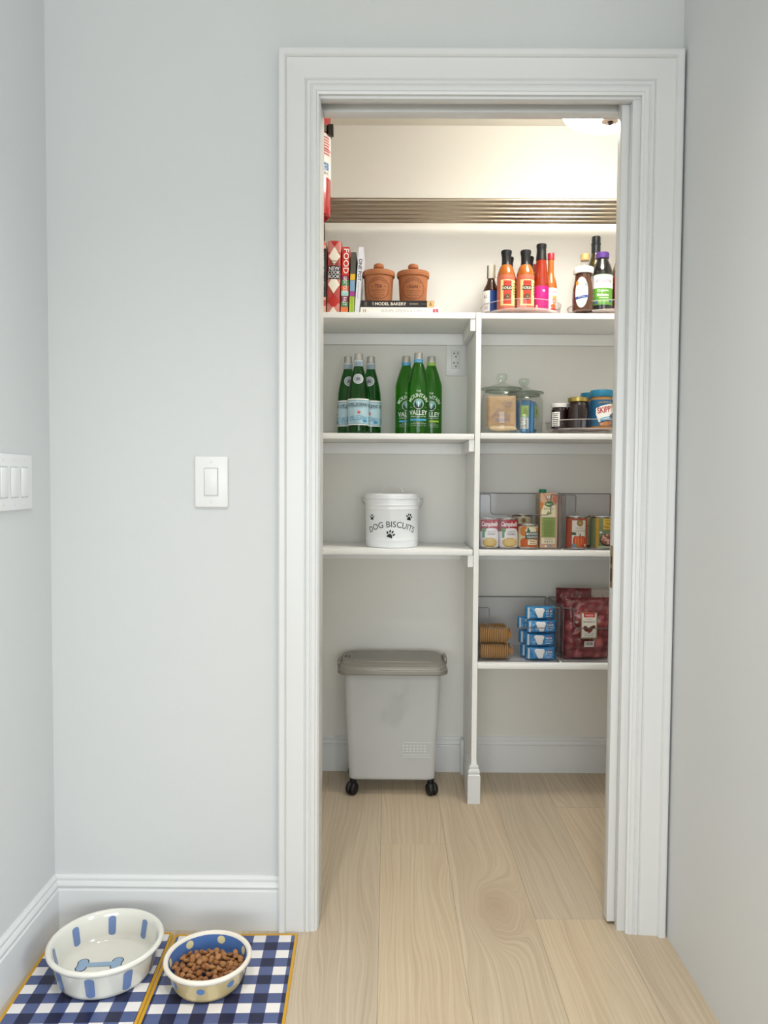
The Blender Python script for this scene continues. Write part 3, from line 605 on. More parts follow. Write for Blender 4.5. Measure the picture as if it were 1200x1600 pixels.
# ------------------------------------------------------------------ water bottles
green_a = M('green_glass_deep', '22782a', .02, trans=.92, ior=1.36); green_b = M('green_glass_bright', '4aa432', .02, trans=.92, ior=1.36)
silver = M('silver_cap', 'b4b2ac', .38, .55)
def sparkling():
    t = thing('sparkling_water_bottle', '', 'bottle', (0, 0, 0), group='pale-labelled green sparkling water bottles')
    prof = [(0, .004), (.020, .002), (.034, 0), (.0366, .004), (.037, .012), (.037, .125), (.0355, .150), (.031, .178), (.0245, .206), (.0175, .230), (.0142, .243), (.0135, .27), (0, .27)]
    G().lathe(prof, n=40).build('glass_body', green_a, t)
    G().lathe([(.0138, .262), (.0146, .2625), (.0142, .2805), (.0128, .2825), (0, .2825)], n=28).lathe([(.0138, .260), (.0152, .2605), (.0152, .2640), (.0138, .2645)], n=28).build('cap', silver, t)
    P = Print(cyl(lambda v: .0162-.0014*(v-.236)/.026)); P.rect(-.05, .2365, .05, .2595, col('9fb0bb')); P.rect(-.05, .2535, .05, .2595, col('c6ccd0')); P.lines(0, .249, .022, 3, .004, .0012, col('5a6f86')); P.build('neck_band', t)
    P = Print(cyl(.0372)); W = .0372*pi*.98; P.rect(-W, .031, W, .122, col('aecbd6')); P.rect(-W, .118, W, .1222, white); P.rect(-W, .1155, W, .117, col('39566a')); P.rect(-W, .0305, W, .0335, white); P.rect(-W, .0345, W, .0358, col('4a6f86'))
    for k in range(3): P.text('S.PELLEGRINO', k*.078 if k < 2 else -.078, .1015, .074, .0120, col('16202e'), .04)
    for u in (0, .078, -.078): P.star(u+.003, .0745, .0082, col('d24a34')); P.text('S.PELLEGRINO', u, .0560, .070, .016, col('5c9cbd'), .02, arc=.12); P.text('SPARKLING NATURAL MINERAL WATER', u, .093, .062, .003, col('5f7f92')); P.ell(u+.026, .0445, .009, .005, col('3f8fb8'), 14); P.lines(u-.012, .049, .04, 3, .004, .0012, col('7f9fb0'))
    P.build('label', t)
    P = Print(cyl(prof_r(prof, .0002)))
    P.ell(0, .191, .0185, .0175, col('aeb6bb'), 28); P.ring(0, .191, .0185, .0175, .0016, col('dfe4e6'), 28); P.ring(0, .191, .0145, .0135, .0008, col('6d7f8c'), 24); P.poly([(-.008, .185), (-.006, .196), (-.002, .199), (0, .194), (.003, .199), (.007, .195), (.008, .185)], col('6d7377')); P.build('shield_label', t)
    return t
sp = sparkling(); sp.location = (-.1070, .838, S2-.0005); sp['label'] = 'green sparkling water bottle with pale blue label, front of its trio'
copy_tree(sp, None, 'green sparkling water bottle with pale blue label, rear left of its trio', (-.1475, .9080, S2-.0005), radians(12))
copy_tree(sp, None, 'green sparkling water bottle with pale blue label, rear right of its trio', (-.0655, .9080, S2-.0005), radians(-10))
def spring(band):
    t = thing('spring_water_bottle', '', 'bottle', (0, 0, 0), group='green spring water bottles with white print')
    prof = [(0, .004), (.018, .002), (.035, 0), (.0384, .004), (.0392, .012), (.0392, .172), (.0386, .181), (.0362, .190), (.0265, .222), (.0172, .2475), (.0150, .254), (.0138, .275), (0, .275)]
    G().lathe(prof, n=40).build('glass_body', green_b, t)
    G().lathe([(.0145, .2665), (.0152, .267), (.0148, .2825), (.0135, .2852), (0, .2852)], n=28).lathe([(.0145, .2625), (.0166, .263), (.0166, .2665), (.0145, .2672)], n=28).build('cap', silver, t)
    P = Print(cyl(lambda v: .0158)); P.rect(-.048, .2475, .048, .2625, band); P.text('SPARKLING', .0, .255, .022, .004, col('a9cfe6')); P.rect(-.048, .2622, .048, .2646, white); P.build('neck_band', t)
    P = Print(cyl(.0393)); ink = col('cfdccf')
    P.text('THE', 0, .1490, .016, .0070, ink, .02); P.text('MOUNTAIN', 0, .1345, .084, .0140, ink, .04, arc=.037)
    P.ell(0, .1045, .0178, .0178, col('5d8f90'), 32); P.ring(0, .1045, .0178, .0178, .0016, ink, 32); P.ell(0, .1105, .010, .008, col('8fb9bd'), 20); P.poly([(-.015, .098), (-.010, .113), (-.005, .092)], col('12301f')); P.poly([(.015, .098), (.010, .113), (.005, .092)], col('12301f')); P.ell(0, .093, .012, .004, col('12301f'), 18); P.poly([(-.003, .112), (.003, .112), (.0015, .094), (-.0015, .094)], col('d5e4e2'))
    P.text('VALLEY', 0, .0740, .066, .0165, ink, .05); P.text('SPARKLING WATER', 0, .0605, .056, .0045, ink); P.rect(-.029, .0465, .029, .0530, band); P.text('BOTTLED AT THE SPRING', 0, .0415, .034, .0022, ink); P.text('MOUNTAIN SPRING SINCE 1871', 0, .0365, .054, .003, ink); P.text('1 LITER 33.8 FL OZ', 0, .030, .056, .0022, ink); P.text('1871', -.026, .0925, .007, .0025, ink); P.text('USA', .026, .0925, .007, .0025, ink); P.build('print', t)
    return t
b1 = spring(col('4a9cc9')); b1.location = (.1030, .838, S2-.0005); b1['label'] = 'green spring water bottle with blue neck band, front of its trio'
copy_tree(b1, None, 'green spring water bottle with blue neck band, rear left of its trio', (.0620, .9110, S2-.0005), radians(4))
b3 = spring(col('9cc43c')); b3.location = (.1525, .9110, S2-.0005); b3['label'] = 'green spring water bottle with lime neck band, rear right of its trio'; b3.rotation_euler = (0, 0, radians(-3))

# ------------------------------------------------------------------ glass jars and their contents
jar_glass = clear('jar_glass', 'fafbfa', f0=.03); jar_edge = clear('jar_glass_edge', 'ccd4cc', opaque=.12)
def glass_jar():
    t = thing('glass_jar', '', 'jar', (0, 0, 0), group='lidded glass canisters')
    G().lathe([(0, .0), (.060, .0), (.067, .004), (.0695, .012), (.0700, .125), (.066, .140), (.0575, .148), (.0575, .153), (.0548, .153), (.0548, .147), (.0635, .138), (.0672, .125), (.0667, .014), (.061, .008), (0, .007)], n=56).build('glass_body', jar_glass, t)
    l = G().lathe([(0, .1545), (.066, .1545), (.0712, .1560), (.0718, .1590), (.0690, .1615), (.050, .166), (.026, .1735), (.0175, .180), (.0135, .1845), (0, .1845), (.02, .174), (.05, .1625), (.05, .158), (0, .158)], n=56).build('lid', jar_glass, t)
    G().lathe([(0, .1845), (.0135, .1845), (.0150, .188), (.0185, .194), (.0200, .201), (.0190, .2075), (.015, .2110), (0, .2115)], n=32).build('knob', clear('jar_knob', 'edf2ed', f0=.06, opaque=.05), l)
    G().lathe([(.0655, .1545), (.0712, .1555), (.0722, .1585), (.070, .1612), (.0675, .1590), (.0655, .1545)], n=56).build('lid_rim', jar_edge, l)
    G().lathe([(.0540, .147), (.0582, .147), (.0585, .1535), (.0540, .1535), (.0540, .147)], n=56).build('neck_ring', jar_edge, t)
    return t
JL = (.3955, .8355, S2R+.0005); JR = (.4955, .9590, S2R+.0005)
j = glass_jar(); j.location = JL; j['label'] = 'lidded glass jar filled with brown paper packets'
copy_tree(j, None, 'lidded glass jar filled with blue snack bars', JR)
kraft = M('kraft_paper', 'be9c7a', .7, bump=(60, .6, .005)); kraft2 = M('kraft_paper_light', 'd0b594', .7, bump=(60, .5, .004))
def pouch(name, label, cat, loc, w, h, d, mat, rot=(0, 0, 0), group=None, crimp=.006, wob=.0015, seed=1, nx=12, nz=14, ends='z', lump=0.0, lsc=45.0):
    """soft sealed packet: pillow with flat crimped ends"""
    r = random.Random(seed); t = thing(name, label, cat, loc, group=group); t.rotation_euler = rot
    vs = []; fs = []
    for side in (-1, 1):
        for k in range(nz+1):
            for i in range(nx+1):
                u = i/nx*2-1; v = k/nz*2-1
                e = (1-abs(v)**3.0)*(1-abs(u)**6)
                if ends == 'x': e = (1-abs(u)**3.0)*(1-abs(v)**6)
                jw = wob*(r.random()-.5)*2*(1 if abs(u) < 1 and abs(v) < 1 else 0)
                lp = lump*min(1, e*2.5)*noise.noise(Vector((u*w/2*lsc+seed*7, side*3+seed, v*h/2*lsc)))
                vs.append((u*w/2, side*(d/2*e**.6+.0004+max(-d/3, lp))+jw, (v+1)*h/2))
    n1 = (nx+1)*(nz+1)
    for s_ in (0, 1):
        for k in range(nz):
            for i in range(nx):
                a = s_*n1+k*(nx+1)+i; q = (a, a+1, a+nx+2, a+nx+1); fs.append(q if s_ == 0 else q[::-1])
    def edge(i, k): return k*(nx+1)+i
    per = [edge(i, 0) for i in range(nx)]+[edge(nx, k) for k in range(nz)]+[edge(i, nz) for i in range(nx, 0, -1)]+[edge(0, k) for k in range(nz, 0, -1)]
    for a, b in zip(per, per[1:]+per[:1]): fs.append((b, a, a+n1, b+n1))
    G().add(vs, fs).build('wrapper', mat, t, sharp=60)
    return t
lav = col('8d7a98')
kl = ((0, -.012, .010, .098, .112, .020, 0, 'front brown paper packet with faint purple print in the glass jar'), (-.004, .016, .010, .094, .104, .018, .06, 'middle brown paper packet in the glass jar'), (.004, .038, .012, .080, .108, .016, -.05, 'rearmost brown paper packet in the glass jar'))
for k, (dx, dy, dz, w, h, dd, rz, lb) in enumerate(kl):
    t = pouch('paper_packet', lb, 'packet', (JL[0]+dx, JL[1]+dy, JL[2]+dz+.012), w, h, dd, kraft, (radians(-3), 0, rz), 'brown paper packets', lump=.004, lsc=40.0, nx=22, nz=26, wob=.0004, seed=k)
    if k == 0:
        P = Print(lambda u, v, off: (u, -.0135-off-.001*cos(u*60), v)); P.text('CAKE', .018, .086, .03, .008, lav); P.text('MIX', .020, .074, .022, .008, lav); P.text('PANCAKE', -.022, .05, .042, .008, lav, rot=.9); P.text('WAFFLES', .004, .041, .05, .009, lav); P.lines(0, .03, .05, 2, .006, .003, lav); P.build('print', t)
t = pouch('paper_packet', 'brown paper packet lying flat at the bottom of the glass jar', 'packet', (JL[0]+.003, JL[1]-.030, JL[2]+.0165), .094, .040, .016, kraft2, (radians(-74), 0, .03), 'brown paper packets', lump=.004, lsc=40.0, nx=22, nz=26, wob=.0004, seed=9)
barblue = M('bar_blue_wrapper', '3f86bd', .3, bump=(70, .4, .003))
def snack_bar(lb, loc, rz, k, ry=0):
    t = pouch('snack_bar', lb, 'snack bar', loc, .046, .118, .018, barblue, (0, ry, rz), 'blue wrapped snack bars', seed=20+k)
    P = Print(lambda u, v, off: (u, -.0100-off-.0008*cos(u*60), v)); P.rect(-.015, .058, .015, .100, col('a9c46a')); P.rect(-.015, .016, .015, .056, col('e6e4de')); P.text('NUTRI', -.007, .036, .036, .009, col('22262e'), .03, rot=pi/2); P.text('GRAIN', .006, .036, .036, .009, col('22262e'), .03, rot=pi/2); P.ell(.003, .075, .009, .016, col('8aa24a'), 14); P.ell(.0, .065, .006, .005, col('c9cf8a'), 10); P.build('print', t)
snack_bar('blue snack bar standing at the front of the rear glass jar', (JR[0]-.004, JR[1]-.026, JR[2]+.010), .04, 0)
snack_bar('blue snack bar leaning at the right side of the rear glass jar', (JR[0]+.034, JR[1]-.008, JR[2]+.010), 1.0, 1)
snack_bar('blue snack bar at the left side of the rear glass jar', (JR[0]-.034, JR[1]+.004, JR[2]+.010), -1.0, 2)
t = pouch('snack_bar', 'purple wrapped snack bar at the back of the rear glass jar', 'snack bar', (JR[0]+.002, JR[1]+.022, JR[2]+.010), .056, .125, .02, M('bar_purple_wrapper', '6a4a7c', .35, bump=(70, .4, .003)), seed=31)

# --- jam and peanut butter
jam = M('dark_jam', '1d0809', .1, coat=.7)
def jam_jar(lb, loc, r, h, lidcol, lidm, label=False):
    t = thing('jam_jar', lb, 'jar', loc)
    g = G(); prof = [(0, 0), (r-.004, 0), (r, .004), (r, h*.78), (r-.003, h*.86), (r-.005, h*.9), (r-.005, h), (0, h)]
    g.lathe(prof, n=24); g.build('glass_body', jam, t, sharp=12)
    G().lathe([(r-.004, h*.90), (r-.001, h*.90), (r-.0004, h*.905), (r-.0004, h+.002), (r-.003, h+.0045), (r-.008, h+.0045), (r-.009, h+.0035), (0, h+.0035)], n=40).build('lid', M('lid_'+lidcol, lidcol, .28, lidm), t)
    if label:
        P = Print(cyl(r, -.75)); P.rect(-.016, .012, .016, .062, white); P.lines(0, .057, .024, 7, .0065, .003, col('6a6a6c')); P.build('label', t)
    return t
jam_jar('dark jam jar with white lid on the turntable', (.6045, .856, TT3), .0292, .088, 'dcdad8', 0, True)
jam_jar('dark jam jar with gold lid between white-lidded jar and peanut butter', (.6625, .828, TT3), .0362, .107, 'b9a35c', .9)
def peanut(lb, loc, rz):
    t = thing('peanut_butter_jar', lb, 'jar', loc, rz=rz, group='blue-lidded peanut butter jars'); r = .0385
    G().lathe([(0, 0), (.034, 0), (r-.001, .004), (r, .010), (r, .100), (r-.002, .106), (.0355, .112), (.0355, .122), (0, .122)], n=44).build('jar_body', M('peanut_butter', 'b5813f', .2, coat=.4), t)
    G().lathe([(.036, .113), (.0392, .114), (.0398, .117), (.0392, .134), (.0375, .1375), (0, .1378)], n=48).build('lid', M('lid_teal', '1f7496', .4), t)
    P = Print(cyl(r)); W = .07; P.rect(-W, .012, W, .103, col('245f86')); P.text('SUPER CREAMY TASTE', 0, .094, .05, .005, col('d9a24a'), .02, arc=.12)
    P.poly([(-.033, .052), (-.033, .073), (-.01, .082), (.012, .087), (.033, .089), (.036, .062), (.012, .044), (-.01, .030), (-.022, .024)], white); P.text('SKIPPY', .001, .0685, .058, .021, col('b5202e'), .06, rot=.16)
    P.poly([(-.018, .0385), (-.018, .0275), (.024, .037), (.024, .048)], col('6fb3d9')); P.text('Creamy', .002, .038, .028, .006, white, .03, rot=.22); P.ell(.024, .045, .0085, .0085, col('26365a'), 20); P.ring(.024, .045, .0065, .0065, .0008, white, 18)
    P.ell(.002, .020, .012, .008, col('c98a58'), 16); P.ell(.018, .022, .010, .008, col('b9784a'), 16); P.ell(-.012, .018, .008, .005, col('d9a070'), 14); P.ell(.036, .084, .008, .012, col('d9c05c'), 14); P.build('label', t); return t
pb = peanut('front peanut butter jar with blue lid and white label', (.7450, .832, TT3), radians(6)); peanut('rear peanut butter jar half hidden behind the gold-lidded jam', (.7330, .920, TT3), radians(38))

# ------------------------------------------------------------------ dog biscuit tin
enamel = M('white_enamel', 'eef2f6', .28, coat=.3); wire = M('grey_wire', 'a9aeb2', .3, .6)
R0 = .0955
t = thing('biscuit_tin', 'white enamel lidded tin lettered DOG BISCUITS with paw prints', 'tin', (.0140, .880, S3+.0006))
prof = [(0, .0), (.090, 0), (.0925, .002), (.0932, .006)]
for z, dr in ((.022, 0), (.026, .0014), (.030, 0), (.040, .0), (.132, 0), (.136, .0014), (.140, 0), (.146, 0), (.150, .0014), (.154, 0), (.176, 0)): prof.append((R0-.0022+dr+.0022*(z/.176), z))
prof += [(R0-.003, .176), (R0-.004, .01), (0, .01)]
G().lathe(prof, n=64).build('body', enamel, t)
l = G().lathe([(0, .1795), (R0-.002, .1785), (R0+.0018, .1765), (R0+.0022, .1720), (R0+.0010, .1705), (R0+.0016, .1765), (R0+.0010, .1860), (R0-.0015, .1885), (R0-.008, .1895), (R0-.012, .1875), (0, .1885)], n=64).build('lid', enamel, t)
G().tube([(-.038, 0, .187)]+[(.0385*cos(pi-pi*k/16), 0, .188+.034*sin(pi*k/16)) for k in range(17)]+[(.038, 0, .187)], .0016, 8).build('lid_handle', M('white_wire', 'dfe2e4', .3), l)
for s in (-1, 1):
    G().box(s*(R0-.001)-.003, s*(R0-.001)+.003, -.008, .008, .158, .176, r=.002).build('handle_ear', enamel, t)
ang = [k*pi/20 for k in range(21)]
G().tube([(-(R0+.004), 0, .170), (-(R0+.014), -.001, .1755), (-(R0+.0125), -.004, .163), (-(R0+.001), -.03, .150)], .0017, 8).tube([(R0+.004, 0, .170), (R0+.015, -.001, .172), (R0+.0135, -.006, .156), (R0+.003, -.026, .138), (R0-.01, -.045, .13)][:4], .0017, 8).build('bail_handle', wire, t)
P = Print(cyl(R0-.0010))
P.text('DOG BISCUITS', -.001, .0835, .188, .0205, black, arc=.185)
P.paw(-.079, .1055, .0115, black, .0); P.paw(.064, .1065, .0140, black, -.2); P.paw(-.006, .0475, .0160, black, -.35); P.build('lettering', t)

# ------------------------------------------------------------------ clear bins
bin_clear = clear('bin_plastic', 'fafafb', f0=.008); bin_edge = clear('bin_edge', 'a8a8a8', opaque=.3)
def clear_bin(lb, x0, x1, z, y0=.772, y1=1.022, h=.190, low=.120, post=.038):
    t = thing('clear_bin', lb, 'bin', (x0, 0, z), group='clear plastic pantry bins'); W = x1-x0; T = .0024; e = .006
    def front(inset):
        a = post; rc = .016; q = [radians(90*k/6) for k in range(7)]
        half = [(0, h)]+[(a-.006+.006*sin(x), h-.006+.006*cos(x)) for x in q]+[(a+rc-rc*cos(x), low+rc-rc*sin(x)) for x in q]
        return [(0, 0), (W, 0)]+[(W-x, z) for x, z in half]+half[::-1]
    G().prism(front(0), y0, y0+T, 'y').build('front_wall', bin_clear, t, sharp=25)
    G().box(0, W, y1-T, y1, 0, h).build('back_wall', bin_clear, t)
    for xa in (0, W-T): G().box(xa, xa+T, y0+T, y1-T, 0, h).build('side_wall', bin_clear, t)
    G().box(T, W-T, y0+T, y1-T, 0, T).build('floor_panel', bin_clear, t)
    ft = front(0)[2:]
    rim = G().tube([(x, y0+.0012, zz) for x, zz in ft], .0017, 6)
    rim.tube([(0.001, y0, h), (0.001, y1, h)], .0017, 6).tube([(W-.001, y0, h), (W-.001, y1, h)], .0017, 6).tube([(0, y1, h), (W, y1, h)], .0017, 6)
    rim.build('rim', bin_edge, t)
    g = G().tube([(.002, y0+.002, h), (.002, y0+.002, .003), (W-.002, y0+.002, .003), (W-.002, y0+.002, h)], .0016, 6); g.tube([(.002, y0, .003), (.002, y1, .003)], .0014, 6).tube([(W-.002, y0, .003), (W-.002, y1, .003)], .0014, 6).tube([(W-.002, y1-.002, .003), (W-.002, y1-.002, h)], .0013, 6).tube([(.002, y1-.002, .003), (.002, y1-.002, h)], .0013, 6)
    g.build('corner_edge', bin_edge, t)
    return t
B3 = S3+.0003; B4 = S4+.0005
clear_bin('clear bin holding the soup cans and broth carton', .3150, .5990, B3); clear_bin('clear bin holding the pumpkin and bean cans', .6090, .8950, B3)
clear_bin('clear bin holding the crackers and blue cereal bars', .3150, .5990, B4); clear_bin('clear bin holding the bags of dried strawberries', .6090, .8950, B4)
def can(lb, loc, r, h, draw, rz=0, group=None, name='soup_can'):
    t = thing(name, lb, 'can', loc, rz=rz, group=group)
    G().lathe([(0, .0025), (r-.004, .0025), (r-.003, 0), (r, 0), (r+.0006, .0015), (r, .004), (r-.0008, .0055), (r-.0008, h-.0055), (r, h-.004), (r+.0006, h-.0015), (r, h), (r-.003, h), (r-.004, h-.003), (0, h-.003)], n=44).build('can_body', chrome, t)
    P = Print(cyl(r-.0003)); draw(P, r*pi*.99, h); P.build('label', t); return t
CB = B3+.0027
def campbells(P, W, h):
    P.rect(-W, .005, W, h-.005, col('e9e4e4')); P.rect(-W, .058, W, h-.005, col('a61324')); P.text('Campbells', .0, .0820, .064, .0215, white, .05, slant=.15)
    P.ell(.006, .060, .026, .011, col('e9e4e4'), 28); P.text('Cream of', .006, .0585, .025, .0055, col('2a2a2e')); P.text('Chicken', .006, .0505, .026, .007, col('2a2a2e'), .02)
    P.ell(-.0225, .063, .0095, .0085, col('2f7a3f'), 20); P.ring(-.0225, .063, .0065, .0055, .001, col('b6c87a'), 16); P.rect(-.0275, .036, -.0175, .057, col('4a8f62'))
    P.ell(.001, .0205, .0265, .0165, col('cfae62'), 28); P.ell(.002, .022, .021, .0115, col('dcc07c'), 24); P.rect(-.012, .006, .012, .008, col('8a6a3a'))
can('red and white soup can at the left end of the bin', (.3548, .813, CB), .0328, .104, campbells, radians(-4), 'red and white soup cans'); can('red and white soup can beside the mandarin orange can', (.4215, .813, CB), .0328, .104, campbells, radians(0), 'red and white soup cans')
def mandarin(P, W, h):
    P.rect(-W, .004, W, h-.006, col('d9cfa8')); P.ell(-.022, .06, .016, .018, col('d2813f'), 18); P.ell(.03, .055, .012, .02, col('cf8a3c'), 18); P.ell(-.020, .022, .017, .015, col('c9602c'), 18); P.ell(.026, .02, .012, .016, col('c95a2a'), 18); P.rect(-.036, .005, .036, .012, col('c4602c'))
    P.ell(.003, .062, .02, .012, col('e6dfc4'), 20); P.poly([(-.014, .052), (-.008, .075), (.0, .06)], col('3f6a3c')); P.rect(-.017, .034, .035, .058, col('23463f')); P.text('MANDARIN', .009, .0515, .046, .0085, white, .02); P.text('ORANGES', .009, .0405, .042, .0085, white, .02); P.rect(-.010, .012, .028, .031, col('b98a4a')); P.rect(-.008, .014, .026, .029, col('efe6cc')); P.lines(.009, .026, .026, 2, .006, .003, col('b0844c'))
can('short can of mandarin oranges beside the soup cans', (.4905, .814, CB), .0355, .083, mandarin, radians(4), name='fruit_can')
def organic(P, W, h):
    P.rect(-W, .005, W, h-.006, col('cbbfa0')); P.ell(0, .093, .010, .010, col('6b5326'), 24); P.ring(0, .093, .008, .008, .001, col('e2cf96'), 24); P.text('ORGANIC', 0, .075, .04, .006, col('7a6a4a'))
can('tall can standing behind the mandarin orange can', (.4850, .905, CB), .0365, .113, organic, name='food_can')
def pumpkin(P, W, h):
    P.rect(-W, .005, W, h-.006, col('b0543c')); P.rect(-.0245, .008, .0255, .099, col('e4dccb')); P.ell(.003, .090, .0115, .0115, col('6b5326'), 26); P.ring(.003, .090, .009, .009, .0012, col('dcc178'), 24); P.ell(.003, .090, .005, .005, col('c9a85a'), 16)
    P.text('ORGANIC', .002, .0725, .030, .0055, col('8a8478')); P.text('PUMPKIN PIE MIX', .002, .063, .044, .005, col('8a8478')); P.poly([(-.026, .049), (-.026, .058), (-.008, .057), (-.012, .053), (-.008, .048)], col('3a5a46'))
    P.ring(-.001, .053, .004, .004, .0008, col('9a9488'), 16)
    for dx, rr in ((-.017, .010), (.020, .010), (-.009, .012), (.012, .012), (.0015, .012)): P.ell(.001+dx*.8, .026, rr*.82, .019, col('bf4426') if abs(dx) > .01 else col('d0582e'), 22)
    for dx in (-.012, -.004, .006, .013): P.ell(.001+dx, .027, .0012, .015, col('e08a4a'), 12)
    P.poly([(-.001, .042), (.003, .042), (.006, .051), (.003, .052)], col('2f3a1e')); P.rect(-.024, .006, -.014, .018, col('6d86a0')); P.ell(.022, .014, .004, .004, col('e4dccb'), 14); P.rect(-.014, .007, -.006, .016, col('7a8a4a'))
can('can of organic pumpkin with a pumpkin picture', (.6600, .814, CB), .0362, .112, pumpkin, radians(2), name='food_can')
def pinto(P, W, h):
    P.rect(-W, .005, W, h-.006, col('76875f')); P.rect(-.039, .005, -.028, h-.006, col('c2962c')); P.rect(-.014, .068, .05, .106, col('d9b03a')); P.rect(-.012, .070, .05, .104, col('e3bf4c')); P.text('ORGANIC', .010, .099, .036, .0045, col('5a3d16')); P.text('Organic', .010, .088, .030, .0085, col('6a4616'), .02); P.text('Pinto Beans', .011, .077, .044, .0085, col('6a4616'), .02)
    P.ell(.008, .032, .032, .023, col('2b1a16'), 30); P.ell(.008, .034, .029, .020, col('8f5a48'), 28); r = random.Random(3)
    for k in range(26):
        a, q = r.uniform(0, 2*pi), sqrt(r.random()); P.ell(.008+.026*q*cos(a), .038+.018*q*sin(a), .0045, .0034, col(r.choice(('d39c86', 'c58672', 'dfb09a'))), 10, r.uniform(0, 3))
    P.rect(-.026, .005, .05, .011, col('aab394')); P.ell(-.020, .058, .005, .004, col('d9dccb'), 12); P.text('NET WT', -.02, .016, .012, .004, col('2c3a20'))
can('can of organic pinto beans with yellow label', (.7550, .822, CB), .0425, .113, pinto, radians(4), name='food_can')
can('can standing in shade behind the pumpkin and bean cans', (.7020, .905, CB), .0362, .112, organic, name='food_can')
t = thing('sauce_carton', 'orange-red carton at the right end of the bean bin', 'carton', (.8400, .880, CB))
G().box(-.038, .038, -.03, .03, 0, .188, r=.003).build('carton_body', M('carton_red', 'a13a1c', .45), t); P = Print(flat(-.03)); P.rect(-.038, .10, .038, .104, col('d06a34')); P.text('PASTA SAUCE', .0, .15, .06, .012, col('e9c58a'), .02); P.rect(-.038, .0, .038, .09, col('6a2014')); P.build('print', t)

t = thing('broth_carton', 'tall organic broth carton with green screw cap in the soup bin', 'carton', (.5640, .818, CB), rz=radians(0))
G().prism([(-.030, 0), (.030, 0), (.030, .192), (-.030, .192)], 0, .088, 'y').build('carton_body', M('carton_tan', 'cfa98a', .45), t)
G().lathe([(0, .1925), (.0125, .1925), (.013, .194), (.013, .2035), (.012, .205), (0, .205)], c=(-.012, .055, 0), n=28).build('screw_cap', M('cap_green', '14805a', .4), t)
P = Print(flat(0)); P.rect(-.0298, 0, .0298, .192, col('d0a788')); P.rect(-.0255, .108, .0235, .150, col('e9dfbe')); P.rect(-.0255, .037, .0235, .1075, col('94a85a')); P.lines(-.001, .104, .042, 12, .0055, .0022, col('6a7c3a'), .3); P.rect(-.0255, .014, .0235, .035, col('e9dfbe'))
P.ell(.0, .154, .015, .010, col('3f7034'), 24); P.text('Pacific', .0, .154, .020, .008, col('e4ead2'), .02, slant=.2); P.text('BROTH', 0, .137, .036, .006, col('8a8450')); P.poly([(-.010, .119), (-.002, .130), (.002, .121), (-.003, .116)], col('8aa04a')); P.poly([(.001, .118), (.010, .128), (.009, .117)], col('a9b86a'))
P.poly([(-.0298, .165), (-.018, .155), (-.027, .130), (-.0298, .128)], col('d07a30')); P.ell(.022, .172, .009, .016, col('c07a5e'), 18); P.ell(-.002, .178, .0075, .0075, col('4a382c'), 22); P.ell(-.002, .178, .006, .006, col('ece6dc'), 20); P.text('1', -.002, .178, .003, .006, col('2c2420')); P.poly([(-.022, .192), (-.004, .164), (-.003, .165), (-.0205, .192)], col('7a4a2c')); P.poly([(.004, .164), (.008, .192), (.0095, .192), (.006, .164)], col('7a4a2c'))
P.text('4 8 7 6', -.001, .022, .030, .006, col('5a5236'), .02); P.lines(-.001, .032, .036, 1, .004, .0016, col('8a8260')); P.ell(-.010, .006, .004, .004, col('ece6dc'), 14); P.ell(.006, .006, .006, .0035, col('8a9cae'), 14); P.build('front_print', t)
P = Print(lambda u, v, off: (-.030-off, .044-u, v)); P.rect(-.044, 0, .044, .192, col('b9a184')); P.lines(0, .17, .07, 20, .007, .003, col('7d7458'), .35); P.rect(-.044, .02, .044, .03, col('c9a06a')); P.build('side_print', t)

# ------------------------------------------------------------------ snack bins
cracker_m = M('cracker_wrap', 'c2945a', .3, coat=.4)
def sleeve(lb, loc, rz):
    t = thing('cracker_sleeve', lb, 'crackers', loc, rz=rz, group='cracker sleeves'); n = 15
    def sq(r, k, n_=28):
        a = 2*pi*k/n_; c, s_ = cos(a), sin(a); q = (abs(c)**2.4+abs(s_)**2.4)**(-1/2.4); return (r*q*c, r*q*s_)
    vs = []; fs = []; rings = [(-.051, .003), (-.047, .017)]
    for i in range(n): x = -.045+i*.0064; rings += [(x, .0262), (x+.0016, .0270), (x+.0032, .0262), (x+.0048, .0222)]
    rings += [(.052, .020), (.060, .006), (.066, .015)]
    for x, r in rings: vs += [(x, *[p for p in sq(r, k)]) for k in range(28)]
    vs = [(a, b, c+.0275) for a, b, c in vs]
    for i in range(len(rings)-1):
        for k in range(28): fs.append((i*28+k, i*28+(k+1) % 28, (i+1)*28+(k+1) % 28, (i+1)*28+k))
    fs.append(tuple(range(28))[::-1]); g = G().add(vs, fs); g.mi = [1 if 2 <= q//28 < 2+4*n and (q//28-2) % 4 >= 2 else 0 for q in range(len(fs))]
    g.build('wrapper', [cracker_m, M('cracker_groove_shade', '8d6638', .5)], t, sharp=50)  # groove faces coloured darker, standing in for shade between the crackers
SB = B4+.0028
sleeve('cracker sleeve at the bottom of the front pair', (.3740, .812, SB+.0005), .02); sleeve('cracker sleeve lying on top of the front pair', (.3720, .814, SB+.0560), -.03); sleeve('cracker sleeve peeking out behind the front pair', (.3770, .885, SB+.0565), .06)
sleeve('cracker sleeve on the bin floor behind the front pair', (.3760, .884, SB+.0005), .0)
bar_foil = M('cereal_bar_foil', '2f86bf', .25, spec=.8, coat=.5, bump=(55, .6, .004))
